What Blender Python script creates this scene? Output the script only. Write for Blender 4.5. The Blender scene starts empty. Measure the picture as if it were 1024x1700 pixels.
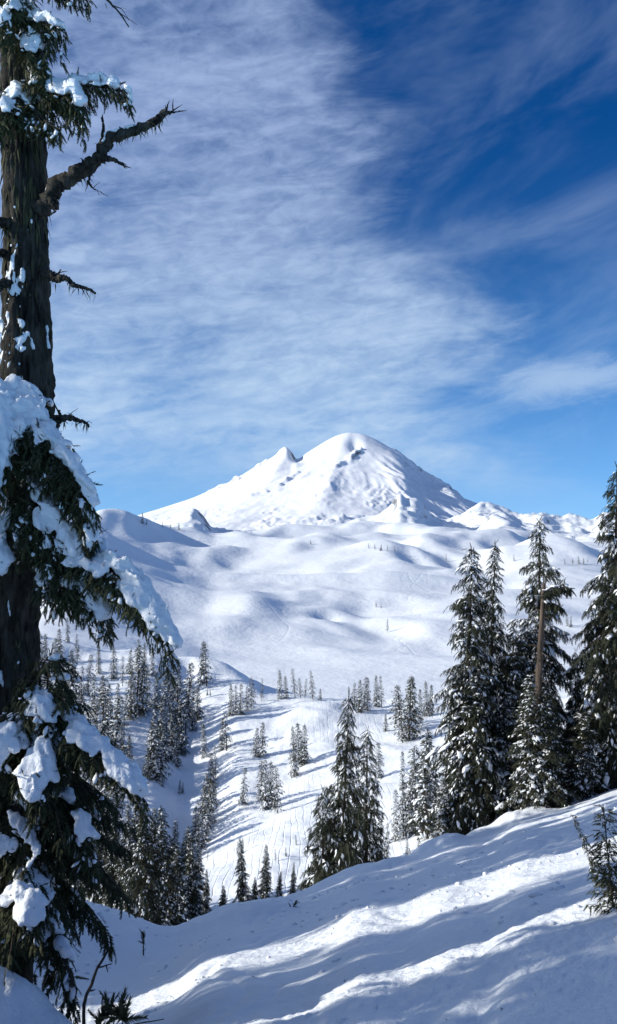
import bpy, math
import numpy as np
from mathutils import Vector

# ------------------------------------------------------------------ camera, sky, sun, exposure
SC = bpy.context.scene
COL = SC.collection
F_PX = 1472.0                    # focal length in pixels of the 1024 x 1700 photograph
PITCH = math.radians(1.75)

cam_d = bpy.data.cameras.new('camera')
cam_d.sensor_fit = 'VERTICAL'; cam_d.sensor_height = 36.0
cam_d.lens = 36.0 * F_PX / 1700.0
cam_d.clip_start = 0.05; cam_d.clip_end = 90000.0
cam = bpy.data.objects.new('camera', cam_d); COL.objects.link(cam)
cam.location = (0, 0, 0); cam.rotation_euler = (math.radians(90) + PITCH, 0, 0)
SC.camera = cam

SUN_EL = math.radians(23.5)
SUN_AZ = math.radians(-97.0)      # measured from +Y (view direction), negative = left
sun_dir = Vector((math.sin(SUN_AZ) * math.cos(SUN_EL), math.cos(SUN_AZ) * math.cos(SUN_EL), math.sin(SUN_EL)))
sun_d = bpy.data.lights.new('sun', 'SUN'); sun_d.energy = 4.5; sun_d.angle = math.radians(0.55); sun_d.color = (1.0, 0.975, 0.90)
sun = bpy.data.objects.new('sun', sun_d); COL.objects.link(sun)
sun.rotation_euler = (-sun_dir).to_track_quat('-Z', 'Y').to_euler()

SC.view_settings.view_transform = 'Standard'; SC.view_settings.look = 'None'
SC.view_settings.exposure = 0.2; SC.view_settings.gamma = 1.0
SC.view_settings.use_curve_mapping = False
SC.cycles.max_bounces = 4; SC.cycles.diffuse_bounces = 2; SC.cycles.glossy_bounces = 2
SC.cycles.transparent_max_bounces = 4; SC.cycles.volume_bounces = 0

world = bpy.data.worlds.new('World'); SC.world = world; world.use_nodes = True
world.cycles.sampling_method = 'MANUAL'; world.cycles.sample_map_resolution = 256
def build_world():
    nt = world.node_tree; nt.nodes.clear(); N = nt.nodes; L = nt.links
    def node(t, **kw):
        n = N.new(t)
        for k, v in kw.items(): setattr(n, k, v)
        return n
    def val(x, sock):
        if isinstance(x, (int, float)): sock.default_value = x
        else: L.new(x, sock)
    def m(op, a, b=None, c=None, clamp=False):
        n = node('ShaderNodeMath', operation=op, use_clamp=clamp)
        val(a, n.inputs[0])
        if b is not None: val(b, n.inputs[1])
        if c is not None: val(c, n.inputs[2])
        return n.outputs[0]
    def smooth(x, a, b, lo=0.0, hi=1.0):
        n = node('ShaderNodeMapRange', interpolation_type='SMOOTHSTEP')
        val(x, n.inputs[0]); n.inputs[1].default_value = a; n.inputs[2].default_value = b
        n.inputs[3].default_value = lo; n.inputs[4].default_value = hi
        return n.outputs[0]
    out = node('ShaderNodeOutputWorld'); bg = node('ShaderNodeBackground')
    L.new(bg.outputs[0], out.inputs[0]); bg.inputs[1].default_value = 0.10
    sky = node('ShaderNodeTexSky', sky_type='NISHITA'); sky.sun_disc = False
    sky.sun_elevation = SUN_EL; sky.sun_rotation = SUN_AZ
    sky.altitude = 1500.0; sky.air_density = 1.0; sky.dust_density = 0.0; sky.ozone_density = 1.5
    tc = node('ShaderNodeTexCoord'); sep = node('ShaderNodeSeparateXYZ')
    L.new(tc.outputs['Generated'], sep.inputs[0])
    x, y, z = sep.outputs
    az = m('MULTIPLY', m('ARCTAN2', x, y), 57.29578)
    el = m('MULTIPLY', m('ARCSINE', z), 57.29578)
    # cirrus lives on a flat layer: project the direction on it for true perspective of the wisps
    zz = m('ADD', m('MAXIMUM', z, 0.0), 0.10)
    px = m('DIVIDE', x, zz); py = m('DIVIDE', y, zz)
    def noise(sx, sy, rot, scale, detail=6.0, rough=0.55, dist=0.0, off=0.0):
        c, s = math.cos(rot), math.sin(rot)
        a = m('MULTIPLY', m('ADD', m('MULTIPLY', px, c), m('MULTIPLY', py, s)), sx)
        b = m('MULTIPLY', m('SUBTRACT', m('MULTIPLY', py, c), m('MULTIPLY', px, s)), sy)
        cb = node('ShaderNodeCombineXYZ'); L.new(a, cb.inputs[0]); L.new(b, cb.inputs[1]); cb.inputs[2].default_value = off
        n = node('ShaderNodeTexNoise'); n.inputs['Scale'].default_value = scale
        n.inputs['Detail'].default_value = detail; n.inputs['Roughness'].default_value = rough
        n.inputs['Distortion'].default_value = dist
        L.new(cb.outputs[0], n.inputs['Vector']); return n.outputs[0]
    def nsph(sa, se, rot, scale, detail=5.0, rough=0.55, dist=0.3, off=0.0):
        c, s = math.cos(rot), math.sin(rot)
        a = m('MULTIPLY', m('ADD', m('MULTIPLY', az, c), m('MULTIPLY', el, s)), sa)
        b = m('MULTIPLY', m('SUBTRACT', m('MULTIPLY', el, c), m('MULTIPLY', az, s)), se)
        cb = node('ShaderNodeCombineXYZ'); L.new(a, cb.inputs[0]); L.new(b, cb.inputs[1]); cb.inputs[2].default_value = off
        n = node('ShaderNodeTexNoise'); n.inputs['Scale'].default_value = scale
        n.inputs['Detail'].default_value = detail; n.inputs['Roughness'].default_value = rough
        n.inputs['Distortion'].default_value = dist
        L.new(cb.outputs[0], n.inputs['Vector']); return n.outputs[0]
    # edge of the big veil: azimuth of its right border against elevation
    fc = node('ShaderNodeFloatCurve')
    pts = [(0.0, 20.0), (5.0, 14.0), (8.0, 9.0), (11.0, 10.5), (14.0, 12.0), (16.5, 8.5), (18.5, 4.0), (21.0, 3.5), (24.0, 5.2), (28.0, 2.8), (32.0, 0.5), (45.0, -6.0), (60.0, -10.0)]
    cv = fc.mapping.curves[0]
    for i, (e, a) in enumerate(pts):
        p = (e / 60.0, (a + 40.0) / 80.0)
        if i == 0: cv.points[0].location = p
        elif i == len(pts) - 1: cv.points[-1].location = p
        else: cv.points.new(*p)
    fc.mapping.update()
    L.new(m('DIVIDE', m('MAXIMUM', el, 0.0), 60.0), fc.inputs['Value'])
    edge = m('SUBTRACT', m('MULTIPLY', fc.outputs[0], 80.0), 40.0)
    warp = nsph(0.10, 0.34, 0.12, 1.0, 5.0, 0.62, 0.6)
    d = m('ADD', m('SUBTRACT', edge, az), m('MULTIPLY', m('SUBTRACT', warp, 0.5), 14.0))
    veil = smooth(d, -3.5, 5.0)
    veil = m('MULTIPLY', veil, smooth(el, 1.5, 7.0, 0.12, 1.0))
    fib = nsph(0.17, 0.62, 0.12, 1.0, 5.0, 0.66, 0.7, 3.0)
    big = nsph(0.055, 0.20, 0.22, 1.0, 3.0, 0.55, 0.5, 9.0)
    rip = nsph(0.60, 1.25, 0.14, 1.0, 4.0, 0.6, 0.5, 15.0)
    tex = m('ADD', m('ADD', m('MULTIPLY', smooth(fib, 0.34, 0.68), 0.44), m('MULTIPLY', smooth(rip, 0.30, 0.70), 0.34)), m('MULTIPLY', smooth(big, 0.32, 0.60), 0.50))
    a1 = m('MULTIPLY', veil, m('ADD', 0.13, m('MULTIPLY', tex, 0.64)))
    # thin streaks everywhere in the clear part
    thin = nsph(0.07, 0.16, 0.30, 1.0, 5.0, 0.6, 0.5, 24.0)
    a2 = m('MULTIPLY', smooth(thin, 0.40, 0.80), m('MULTIPLY', smooth(el, 2.0, 9.0), 0.34))
    # one lens-shaped bank low on the right
    ca = m('DIVIDE', m('SUBTRACT', az, 17.0), 6.5)
    ce = m('DIVIDE', m('SUBTRACT', m('SUBTRACT', el, 9.9), m('MULTIPLY', m('SUBTRACT', az, 17.0), 0.10)), 1.7)
    r2 = m('SQRT', m('ADD', m('MULTIPLY', ca, ca), m('MULTIPLY', ce, ce)))
    r2 = m('ADD', r2, m('MULTIPLY', m('SUBTRACT', fib, 0.5), 1.6))
    a3 = m('MULTIPLY', smooth(r2, 1.15, 0.15), 0.62)
    a = m('SUBTRACT', 1.0, m('MULTIPLY', m('MULTIPLY', m('SUBTRACT', 1.0, a1), m('SUBTRACT', 1.0, a2)), m('SUBTRACT', 1.0, a3)))
    a = m('MULTIPLY', a, smooth(z, 0.0, 0.03))
    hsv = node('ShaderNodeHueSaturation'); hsv.inputs['Hue'].default_value = 0.5
    hsv.inputs['Saturation'].default_value = 1.18; hsv.inputs['Value'].default_value = 1.0
    tint = node('ShaderNodeMix', data_type='RGBA', blend_type='MULTIPLY'); tint.inputs[0].default_value = 1.0
    tc0 = node('ShaderNodeMix', data_type='RGBA'); L.new(smooth(el, 1.0, 26.0), tc0.inputs[0])
    tc0.inputs[6].default_value = (1.05, 1.22, 1.46, 1); tc0.inputs[7].default_value = (0.44, 0.58, 0.88, 1)
    L.new(tc0.outputs[2], tint.inputs[7])
    L.new(sky.outputs[0], tint.inputs[6]); L.new(tint.outputs[2], hsv.inputs['Color'])
    vz = m('ADD', m('MULTIPLY', m('MAXIMUM', z, 0.0), 0.9), 0.10); vc = node('ShaderNodeCombineXYZ')
    L.new(x, vc.inputs[0]); L.new(y, vc.inputs[1]); L.new(vz, vc.inputs[2])
    vn = node('ShaderNodeVectorMath', operation='NORMALIZE'); L.new(vc.outputs[0], vn.inputs[0]); L.new(vn.outputs[0], sky.inputs[0])
    mix = node('ShaderNodeMix', data_type='RGBA')
    L.new(a, mix.inputs[0]); L.new(hsv.outputs[0], mix.inputs[6])
    cc = node('ShaderNodeMix', data_type='RGBA'); L.new(smooth(el, 6.0, 26.0), cc.inputs[0])
    cc.inputs[6].default_value = (4.5, 6.0, 7.9, 1); cc.inputs[7].default_value = (3.3, 4.4, 6.8, 1)
    L.new(cc.outputs[2], mix.inputs[7])
    L.new(mix.outputs[2], bg.inputs[0])
build_world()

# ------------------------------------------------------------------ helpers
def P(px, py, d):
    """world point on the sight line of photograph pixel (px, py) at forward distance d (metres)"""
    u = (850.0 - py) / F_PX
    dy = math.cos(PITCH) - math.sin(PITCH) * u
    k = d / dy
    return np.array(((px - 512.0) / F_PX * k, d, (math.sin(PITCH) + math.cos(PITCH) * u) * k))
def tan_el(py):
    u = (850.0 - np.asarray(py, float)) / F_PX
    return (math.sin(PITCH) + math.cos(PITCH) * u) / (math.cos(PITCH) - math.sin(PITCH) * u)
def py_of(te):
    te = np.asarray(te, float)
    u = (te * math.cos(PITCH) - math.sin(PITCH)) / (math.cos(PITCH) + te * math.sin(PITCH))
    return 850.0 - u * F_PX

_perm = np.random.default_rng(7).permutation(4096)
_ang = np.random.default_rng(8).random(4096) * 2 * np.pi
_gx, _gy = np.cos(_ang), np.sin(_ang)
def perlin(x, y, seed=0):
    x = np.asarray(x, float); y = np.asarray(y, float)
    xi = np.floor(x).astype(np.int64); yi = np.floor(y).astype(np.int64)
    xf = x - xi; yf = y - yi
    def g(ix, iy, dx, dy):
        h = _perm[(_perm[(ix + seed * 57) & 4095] + iy) & 4095]
        return _gx[h] * dx + _gy[h] * dy
    u = xf ** 3 * (xf * (xf * 6 - 15) + 10); v = yf ** 3 * (yf * (yf * 6 - 15) + 10)
    a = g(xi, yi, xf, yf); b = g(xi + 1, yi, xf - 1, yf)
    c = g(xi, yi + 1, xf, yf - 1); d = g(xi + 1, yi + 1, xf - 1, yf - 1)
    return 1.5 * ((a * (1 - u) + b * u) * (1 - v) + (c * (1 - u) + d * u) * v)
def fbm(x, y, octv=4, gain=0.5, seed=0, ridged=False):
    s = 0.0; a = 1.0; f = 1.0
    for i in range(octv):
        n = perlin(x * f, y * f, seed + i)
        s = s + a * ((1 - np.abs(n) * 2) if ridged else n)
        a *= gain; f *= 2.03
    return s
def sstep(x, a, b):
    t = np.clip((x - a) / (b - a), 0, 1); return t * t * (3 - 2 * t)
def pchip(x, Y, xq):
    x = np.asarray(x, float); Y = np.asarray(Y, float); one = Y.ndim == 1
    if one: Y = Y[:, None]
    h = np.diff(x)[:, None]; dl = np.diff(Y, axis=0) / h
    m = np.zeros_like(Y); m[0] = dl[0]; m[-1] = dl[-1]
    if len(x) > 2:
        w1 = 2 * h[1:] + h[:-1]; w2 = h[1:] + 2 * h[:-1]
        same = dl[:-1] * dl[1:] > 0
        with np.errstate(divide='ignore', invalid='ignore'):
            hm = (w1 + w2) / (w1 / dl[:-1] + w2 / dl[1:])
        m[1:-1] = np.where(same, np.nan_to_num(hm), 0.0)
    q = np.clip(np.asarray(xq, float), x[0], x[-1])
    i = np.clip(np.searchsorted(x, q, side='right') - 1, 0, len(x) - 2)
    hh = (x[i + 1] - x[i])[:, None]; t = (q - x[i])[:, None] / hh
    r = ((1 + 2 * t) * (1 - t) ** 2) * Y[i] + t * (1 - t) ** 2 * hh * m[i] + t * t * (3 - 2 * t) * Y[i + 1] + t * t * (t - 1) * hh * m[i + 1]
    return r[:, 0] if one else r

def raw_mesh(name, V, faces, smooth=True):
    """faces: list of (m,k) int arrays"""
    V = np.ascontiguousarray(V, dtype=np.float32); me = bpy.data.meshes.new(name)
    faces = [np.asarray(f, dtype=np.int32) for f in faces if len(f)]
    me.vertices.add(len(V)); me.vertices.foreach_set('co', V.ravel())
    loops = np.concatenate([f.ravel() for f in faces]); tot = np.concatenate([np.full(len(f), f.shape[1], np.int32) for f in faces])
    me.loops.add(len(loops)); me.loops.foreach_set('vertex_index', loops)
    me.polygons.add(len(tot)); st = np.concatenate(([0], np.cumsum(tot)[:-1])).astype(np.int32)
    me.polygons.foreach_set('loop_start', st); me.polygons.foreach_set('loop_total', tot)
    me.polygons.foreach_set('use_smooth', np.full(len(tot), smooth, bool))
    me.update(calc_edges=True)
    return me
def link(name, me, mat=None, parent=None):
    o = bpy.data.objects.new(name, me); COL.objects.link(o)
    if mat is not None and me is not None and not me.materials: me.materials.append(mat)
    if parent is not None: o.parent = parent
    return o
def empty(name, loc=(0, 0, 0)):
    o = bpy.data.objects.new(name, None); COL.objects.link(o); o.location = loc; o.empty_display_size = 0.2
    return o
def tag(o, label, cat, group=None):
    o['label'] = label; o['category'] = cat
    if group: o['group'] = group
    return o
def unit(v):
    v = np.asarray(v, float); return v / np.maximum(np.linalg.norm(v, axis=-1, keepdims=True), 1e-9)
def frames(dirs, ups):
    X = unit(dirs); Y = unit(np.cross(ups, X)); Z = np.cross(X, Y)
    return np.stack((X, Y, Z), axis=-1)
def instance(TV, TF, Pn, R, S):
    n = len(TV); V = Pn[:, None, :] + np.einsum('nij,nkj->nki', R, TV[None] * S[:, None, :])
    Fc = TF[None] + (np.arange(len(Pn)) * n)[:, None, None]
    return V.reshape(-1, 3), Fc.reshape(-1, TF.shape[1])
class Bag:
    def __init__(s): s.V = []; s.F = {}; s.n = 0
    def add(s, V, Fc):
        Fc = np.asarray(Fc)
        if len(V) == 0 or len(Fc) == 0: return
        s.V.append(np.asarray(V, float)); s.F.setdefault(Fc.shape[1], []).append(Fc + s.n); s.n += len(V)
    def mesh(s, name, smooth=True):
        return raw_mesh(name, np.concatenate(s.V), [np.concatenate(f) for f in s.F.values()], smooth)
    def empty(s): return s.n == 0
def tube(path, rad, seg=8, rough=0.0, seed=0, cap=True):
    path = np.asarray(path, float); n = len(path); rad = np.broadcast_to(np.asarray(rad, float), (n,))
    T = np.gradient(path, axis=0); T = unit(T)
    ref = np.array((0, 0, 1.0)) if abs(T[:, 2]).mean() < 0.8 else np.array((0, 1.0, 0))
    A = unit(np.cross(T, ref)); B = np.cross(T, A)
    th = np.arange(seg) / seg * 2 * np.pi
    r = rad[:, None] * np.ones((1, seg))
    if rough:
        s = np.arange(n)[:, None] * 0.55; r = r * (1 + rough * perlin(s + 11.3 * seed, th[None] * 1.2 + 5, seed))
    V = path[:, None] + r[..., None] * (np.cos(th)[None, :, None] * A[:, None] + np.sin(th)[None, :, None] * B[:, None])
    V = V.reshape(-1, 3); i = np.arange(n - 1)[:, None] * seg; j = np.arange(seg)[None]
    jn = (j + 1) % seg
    Fc = np.stack((i + j, i + jn, i + seg + jn, i + seg + j), -1).reshape(-1, 4)
    return V, Fc
def smooth_path(pts, n):
    pts = np.asarray(pts, float); t = np.concatenate(([0], np.cumsum(np.linalg.norm(np.diff(pts, axis=0), axis=1))))
    return pchip(t, pts, np.linspace(0, t[-1], n))

# ------------------------------------------------------------------ materials
def mat_new(name):
    m = bpy.data.materials.new(name); m.use_nodes = True
    b = m.node_tree.nodes['Principled BSDF']; return m, m.node_tree.nodes, m.node_tree.links, b
def tex_noise(N, L, scale, detail=4.0, rough=0.55, vec=None, dist=0.0):
    n = N.new('ShaderNodeTexNoise'); n.inputs['Scale'].default_value = scale; n.inputs['Detail'].default_value = detail
    n.inputs['Roughness'].default_value = rough; n.inputs['Distortion'].default_value = dist
    if vec is not None: L.new(vec, n.inputs['Vector'])
    return n
def snow_mat(name, bumps, col=(0.865, 0.885, 0.90), rock=None, tracks=None, lines=None):
    """bumps: list of (scale per metre, height in metres); rock: (slope threshold, patch scale)"""
    m, N, L, b = mat_new(name)
    geo = N.new('ShaderNodeNewGeometry')
    b.inputs['Base Color'].default_value = (*col, 1); b.inputs['Roughness'].default_value = 0.62
    b.inputs['Specular IOR Level'].default_value = 0.22
    prev = None
    for s, h in bumps:
        t = tex_noise(N, L, s, 5.0, 0.6, geo.outputs['Position'])
        bp = N.new('ShaderNodeBump'); bp.inputs['Strength'].default_value = 1.0; bp.inputs['Distance'].default_value = h
        L.new(t.outputs[0], bp.inputs['Height'])
        if prev: L.new(prev.outputs[0], bp.inputs['Normal'])
        prev = bp
    if tracks:
        # carved turns of skiers: thin distorted grooves, in patches
        sx, sy, h, w = tracks
        mp = N.new('ShaderNodeMapping'); mp.inputs['Scale'].default_value = (sx, sy, 0.0)
        L.new(geo.outputs['Position'], mp.inputs[0])
        wv = N.new('ShaderNodeTexWave'); wv.wave_type = 'BANDS'; wv.bands_direction = 'X'; wv.wave_profile = 'SIN'
        wv.inputs['Scale'].default_value = 1.0; wv.inputs['Distortion'].default_value = 9.0; wv.inputs['Detail'].default_value = 2.5
        wv.inputs['Detail Scale'].default_value = 0.9
        L.new(mp.outputs[0], wv.inputs[0])
        rp = N.new('ShaderNodeMapRange'); rp.inputs[1].default_value = 1 - w; rp.inputs[2].default_value = 1.0
        rp.inputs[3].default_value = 0.0; rp.inputs[4].default_value = -1.0
        L.new(wv.outputs[1], rp.inputs[0])
        pn = tex_noise(N, L, 0.03, 2.0, 0.5, geo.outputs['Position'])
        pr = N.new('ShaderNodeMapRange'); pr.inputs[1].default_value = 0.45; pr.inputs[2].default_value = 0.6
        L.new(pn.outputs[0], pr.inputs[0])
        mu = N.new('ShaderNodeMath'); mu.operation = 'MULTIPLY'; L.new(rp.outputs[0], mu.inputs[0]); L.new(pr.outputs[0], mu.inputs[1])
        bp = N.new('ShaderNodeBump'); bp.inputs['Strength'].default_value = 1.0; bp.inputs['Distance'].default_value = h
        L.new(mu.outputs[0], bp.inputs['Height'])
        if prev: L.new(prev.outputs[0], bp.inputs['Normal'])
        prev = bp
    if lines:
        sp2 = N.new('ShaderNodeSeparateXYZ'); L.new(geo.outputs['Position'], sp2.inputs[0])
        def mm(op, a_, b_=None, c_=None):
            q = N.new('ShaderNodeMath'); q.operation = op
            for i_, v_ in enumerate((a_, b_, c_)):
                if v_ is None: continue
                if isinstance(v_, (int, float)): q.inputs[i_].default_value = v_
                else: L.new(v_, q.inputs[i_])
            return q.outputs[0]
        acc = None
        for (x0, y0, y1, slope, amp, wl, wd) in lines:
            yy = mm('SUBTRACT', sp2.outputs[1], y0)
            cx = mm('ADD', mm('MULTIPLY', yy, slope), mm('MULTIPLY', mm('SINE', mm('MULTIPLY', mm('POWER', mm('MAXIMUM', yy, 0.0), 0.92), 6.283 / wl)), amp))
            ds = mm('ABSOLUTE', mm('SUBTRACT', mm('SUBTRACT', sp2.outputs[0], x0), cx))
            g_ = mm('MAXIMUM', mm('SUBTRACT', 1.0, mm('DIVIDE', ds, wd)), 0.0)
            g_ = mm('MULTIPLY', g_, mm('MULTIPLY', mm('GREATER_THAN', yy, 0.0), mm('LESS_THAN', sp2.outputs[1], y1)))
            acc = g_ if acc is None else mm('MAXIMUM', acc, g_)
        bp = N.new('ShaderNodeBump'); bp.inputs['Strength'].default_value = 1.0; bp.inputs['Distance'].default_value = 0.08; bp.invert = True
        L.new(acc, bp.inputs['Height'])
        if prev: L.new(prev.outputs[0], bp.inputs['Normal'])
        prev = bp
    if prev: L.new(prev.outputs[0], b.inputs['Normal'])
    if rock:
        thr, sc = rock
        sp = N.new('ShaderNodeSeparateXYZ'); L.new(geo.outputs['Normal'], sp.inputs[0])
        t = tex_noise(N, L, sc, 8.0, 0.65, geo.outputs['Position'])
        ad = N.new('ShaderNodeMath'); ad.operation = 'MULTIPLY_ADD'; L.new(t.outputs[0], ad.inputs[0]); ad.inputs[1].default_value = -0.55
        L.new(sp.outputs[2], ad.inputs[2])
        mr = N.new('ShaderNodeMapRange'); mr.inputs[1].default_value = thr - 0.275; mr.inputs[2].default_value = thr - 0.275 - 0.16
        L.new(ad.outputs[0], mr.inputs[0])
        mx = N.new('ShaderNodeMix'); mx.data_type = 'RGBA'; L.new(mr.outputs[0], mx.inputs[0])
        mx.inputs[6].default_value = (*col, 1); mx.inputs[7].default_value = (0.17, 0.165, 0.17, 1)
        L.new(mx.outputs[2], b.inputs['Base Color'])
    return m
def foliage_mat(name, dark, light, rough=0.75):
    m, N, L, b = mat_new(name)
    geo = N.new('ShaderNodeNewGeometry'); oi = N.new('ShaderNodeObjectInfo')
    ad = N.new('ShaderNodeMath'); ad.operation = 'MULTIPLY_ADD'
    L.new(oi.outputs['Random'], ad.inputs[0]); ad.inputs[1].default_value = 0.35
    mu = N.new('ShaderNodeMath'); mu.operation = 'MULTIPLY'; L.new(geo.outputs['Random Per Island'], mu.inputs[0]); mu.inputs[1].default_value = 0.65
    L.new(mu.outputs[0], ad.inputs[2])
    mx = N.new('ShaderNodeMix'); mx.data_type = 'RGBA'; L.new(ad.outputs[0], mx.inputs[0])
    mx.inputs[6].default_value = (*dark, 1); mx.inputs[7].default_value = (*light, 1)
    L.new(mx.outputs[2], b.inputs['Base Color'])
    b.inputs['Roughness'].default_value = rough; b.inputs['Specular IOR Level'].default_value = 0.2
    return m
def bark_mat(name, a, c, sc=6.0, stretch=0.12):
    m, N, L, b = mat_new(name)
    tc = N.new('ShaderNodeTexCoord'); mp = N.new('ShaderNodeMapping'); mp.inputs['Scale'].default_value = (1, 1, stretch)
    L.new(tc.outputs['Object'], mp.inputs[0])
    t = tex_noise(N, L, sc, 8.0, 0.65, mp.outputs[0], 0.4)
    cr = N.new('ShaderNodeValToRGB'); cr.color_ramp.elements[0].position = 0.35; cr.color_ramp.elements[1].position = 0.68
    cr.color_ramp.elements[0].color = (*a, 1); cr.color_ramp.elements[1].color = (*c, 1)
    L.new(t.outputs[0], cr.inputs[0]); L.new(cr.outputs[0], b.inputs['Base Color'])
    t2 = tex_noise(N, L, sc * 3, 6.0, 0.7, mp.outputs[0])
    bp = N.new('ShaderNodeBump'); bp.inputs['Distance'].default_value = 0.03; L.new(t2.outputs[0], bp.inputs['Height'])
    L.new(bp.outputs[0], b.inputs['Normal'])
    b.inputs['Roughness'].default_value = 0.9; b.inputs['Specular IOR Level'].default_value = 0.15
    return m
M_SNOW_NEAR = snow_mat('snow_packed', [(1.6, 0.10), (7.0, 0.035), (38.0, 0.010)])
M_SNOW_HILL = snow_mat('snow_hillside', [(0.12, 0.7), (0.7, 0.16)], tracks=(0.30, 0.05, 0.06, 0.08))
M_SNOW_BOWL = snow_mat('snow_powder', [(0.03, 1.8), (0.14, 0.35), (0.5, 0.10)], lines=[(38, 420, 640, 0.22, 5, 60, 1.3), (30, 380, 620, 0.30, 9, 90, 1.0), (70, 560, 860, 0.12, 8, 55, 1.6), (78, 600, 820, 0.10, 7, 70, 1.4), (-20, 430, 600, -0.05, 12, 150, 1.0), (10, 360, 470, 0.5, 4, 80, 1.0)])
M_SNOW_RIDGE = snow_mat('snow_ridge', [(0.004, 6.0), (0.02, 2.5)], rock=(0.72, 0.014))
M_SNOW_PEAK = snow_mat('snow_glacier', [(0.0015, 8.0), (0.009, 5.0)], col=(0.89, 0.895, 0.91), rock=(0.70, 0.0035))
M_SNOW_TREE = snow_mat('snow_on_branches', [(9.0, 0.03), (45.0, 0.008)])
M_FOL_NEAR = foliage_mat('needles_old_fir', (0.012, 0.018, 0.010), (0.085, 0.088, 0.036))
M_FOL = foliage_mat('needles_fir', (0.013, 0.018, 0.012), (0.050, 0.054, 0.030))
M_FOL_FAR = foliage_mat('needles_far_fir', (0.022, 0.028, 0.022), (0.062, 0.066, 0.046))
M_BARK = bark_mat('bark_old', (0.008, 0.0078, 0.007), (0.088, 0.079, 0.064), 9.0, 0.25)
M_BARK2 = bark_mat('bark_fir', (0.03, 0.024, 0.02), (0.12, 0.09, 0.07), 5.0, 0.15)
M_SNAG = bark_mat('weathered_wood', (0.045, 0.036, 0.03), (0.17, 0.13, 0.10), 5.0, 0.12)
M_LICHEN = foliage_mat('lichen', (0.030, 0.032, 0.016), (0.10, 0.095, 0.05), 0.9)

# ------------------------------------------------------------------ terrain
class Sheet: pass
def sheet(name, cols, d_rng, nd, px_knots, npx, mat, extra=None, d_lin=False):
    """height field: per azimuth column a profile of (distance, photo row); rows become heights at their own distance"""
    lo, hi = d_rng
    D = np.linspace(lo, hi, nd) if d_lin else np.geomspace(lo, hi, nd)
    xs = sorted(cols)
    E = np.array([pchip(np.log([p[0] for p in cols[x]]), tan_el([p[1] for p in cols[x]]), np.log(D)) for x in xs])
    # dense inside the frame, sparse outside
    a, b, c, e = px_knots
    nin = int(npx * 0.72); no = (npx - nin) // 2
    pxs = np.concatenate((np.linspace(a, b, no, endpoint=False), np.linspace(b, c, nin), np.linspace(c, e, no + 1)[1:]))
    G = pchip(xs, E, pxs)                       # [npx, nd]
    U = (pxs - 512.0) / F_PX
    X = U[:, None] * D[None]; Y = np.broadcast_to(D[None], X.shape); Z = G * D[None]
    if extra is not None: Z = Z + extra(X, Y, pxs[:, None] + 0 * X)
    V = np.stack((X, Y, Z), -1).reshape(-1, 3)
    n, k = X.shape
    i = np.arange(n - 1)[:, None] * k; j = np.arange(k - 1)[None]
    Fc = np.stack((i + j, i + k + j, i + k + j + 1, i + j + 1), -1).reshape(-1, 4)
    me = raw_mesh(name, V, [Fc]); o = link(name, me, mat); o['kind'] = 'structure'
    s = Sheet(); s.px = pxs; s.D = D; s.Z = Z; s.o = o
    s.PY = py_of(Z / D[None])
    return s
def at_xy(s, x, y):
    """ground height of a sheet under a world position"""
    px = 512.0 + F_PX * x / y
    i = int(np.clip(np.searchsorted(s.px, px) - 1, 0, len(s.px) - 2)); j = int(np.clip(np.searchsorted(s.D, y) - 1, 0, len(s.D) - 2))
    a = np.clip((px - s.px[i]) / (s.px[i + 1] - s.px[i]), 0, 1); b = np.clip((y - s.D[j]) / (s.D[j + 1] - s.D[j]), 0, 1)
    Z = s.Z
    return float((Z[i, j] * (1 - b) + Z[i, j + 1] * b) * (1 - a) + (Z[i + 1, j] * (1 - b) + Z[i + 1, j + 1] * b) * a)
def hit(s, px, py, dmin=0.0):
    """first ground point of a sheet along a sight line"""
    i = int(np.clip(np.searchsorted(s.px, px) - 1, 0, len(s.px) - 2)); a = np.clip((px - s.px[i]) / (s.px[i + 1] - s.px[i]), 0, 1)
    prof = s.PY[i] * (1 - a) + s.PY[i + 1] * a
    ok = np.where((prof <= py) & (s.D >= dmin))[0]
    j = ok[0] if len(ok) else int(np.argmin(np.where(s.D >= dmin, prof, 1e9)))
    d = s.D[j]; x = (px - 512.0) / F_PX * d
    return np.array((x, d, at_xy(s, x, d)))

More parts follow.
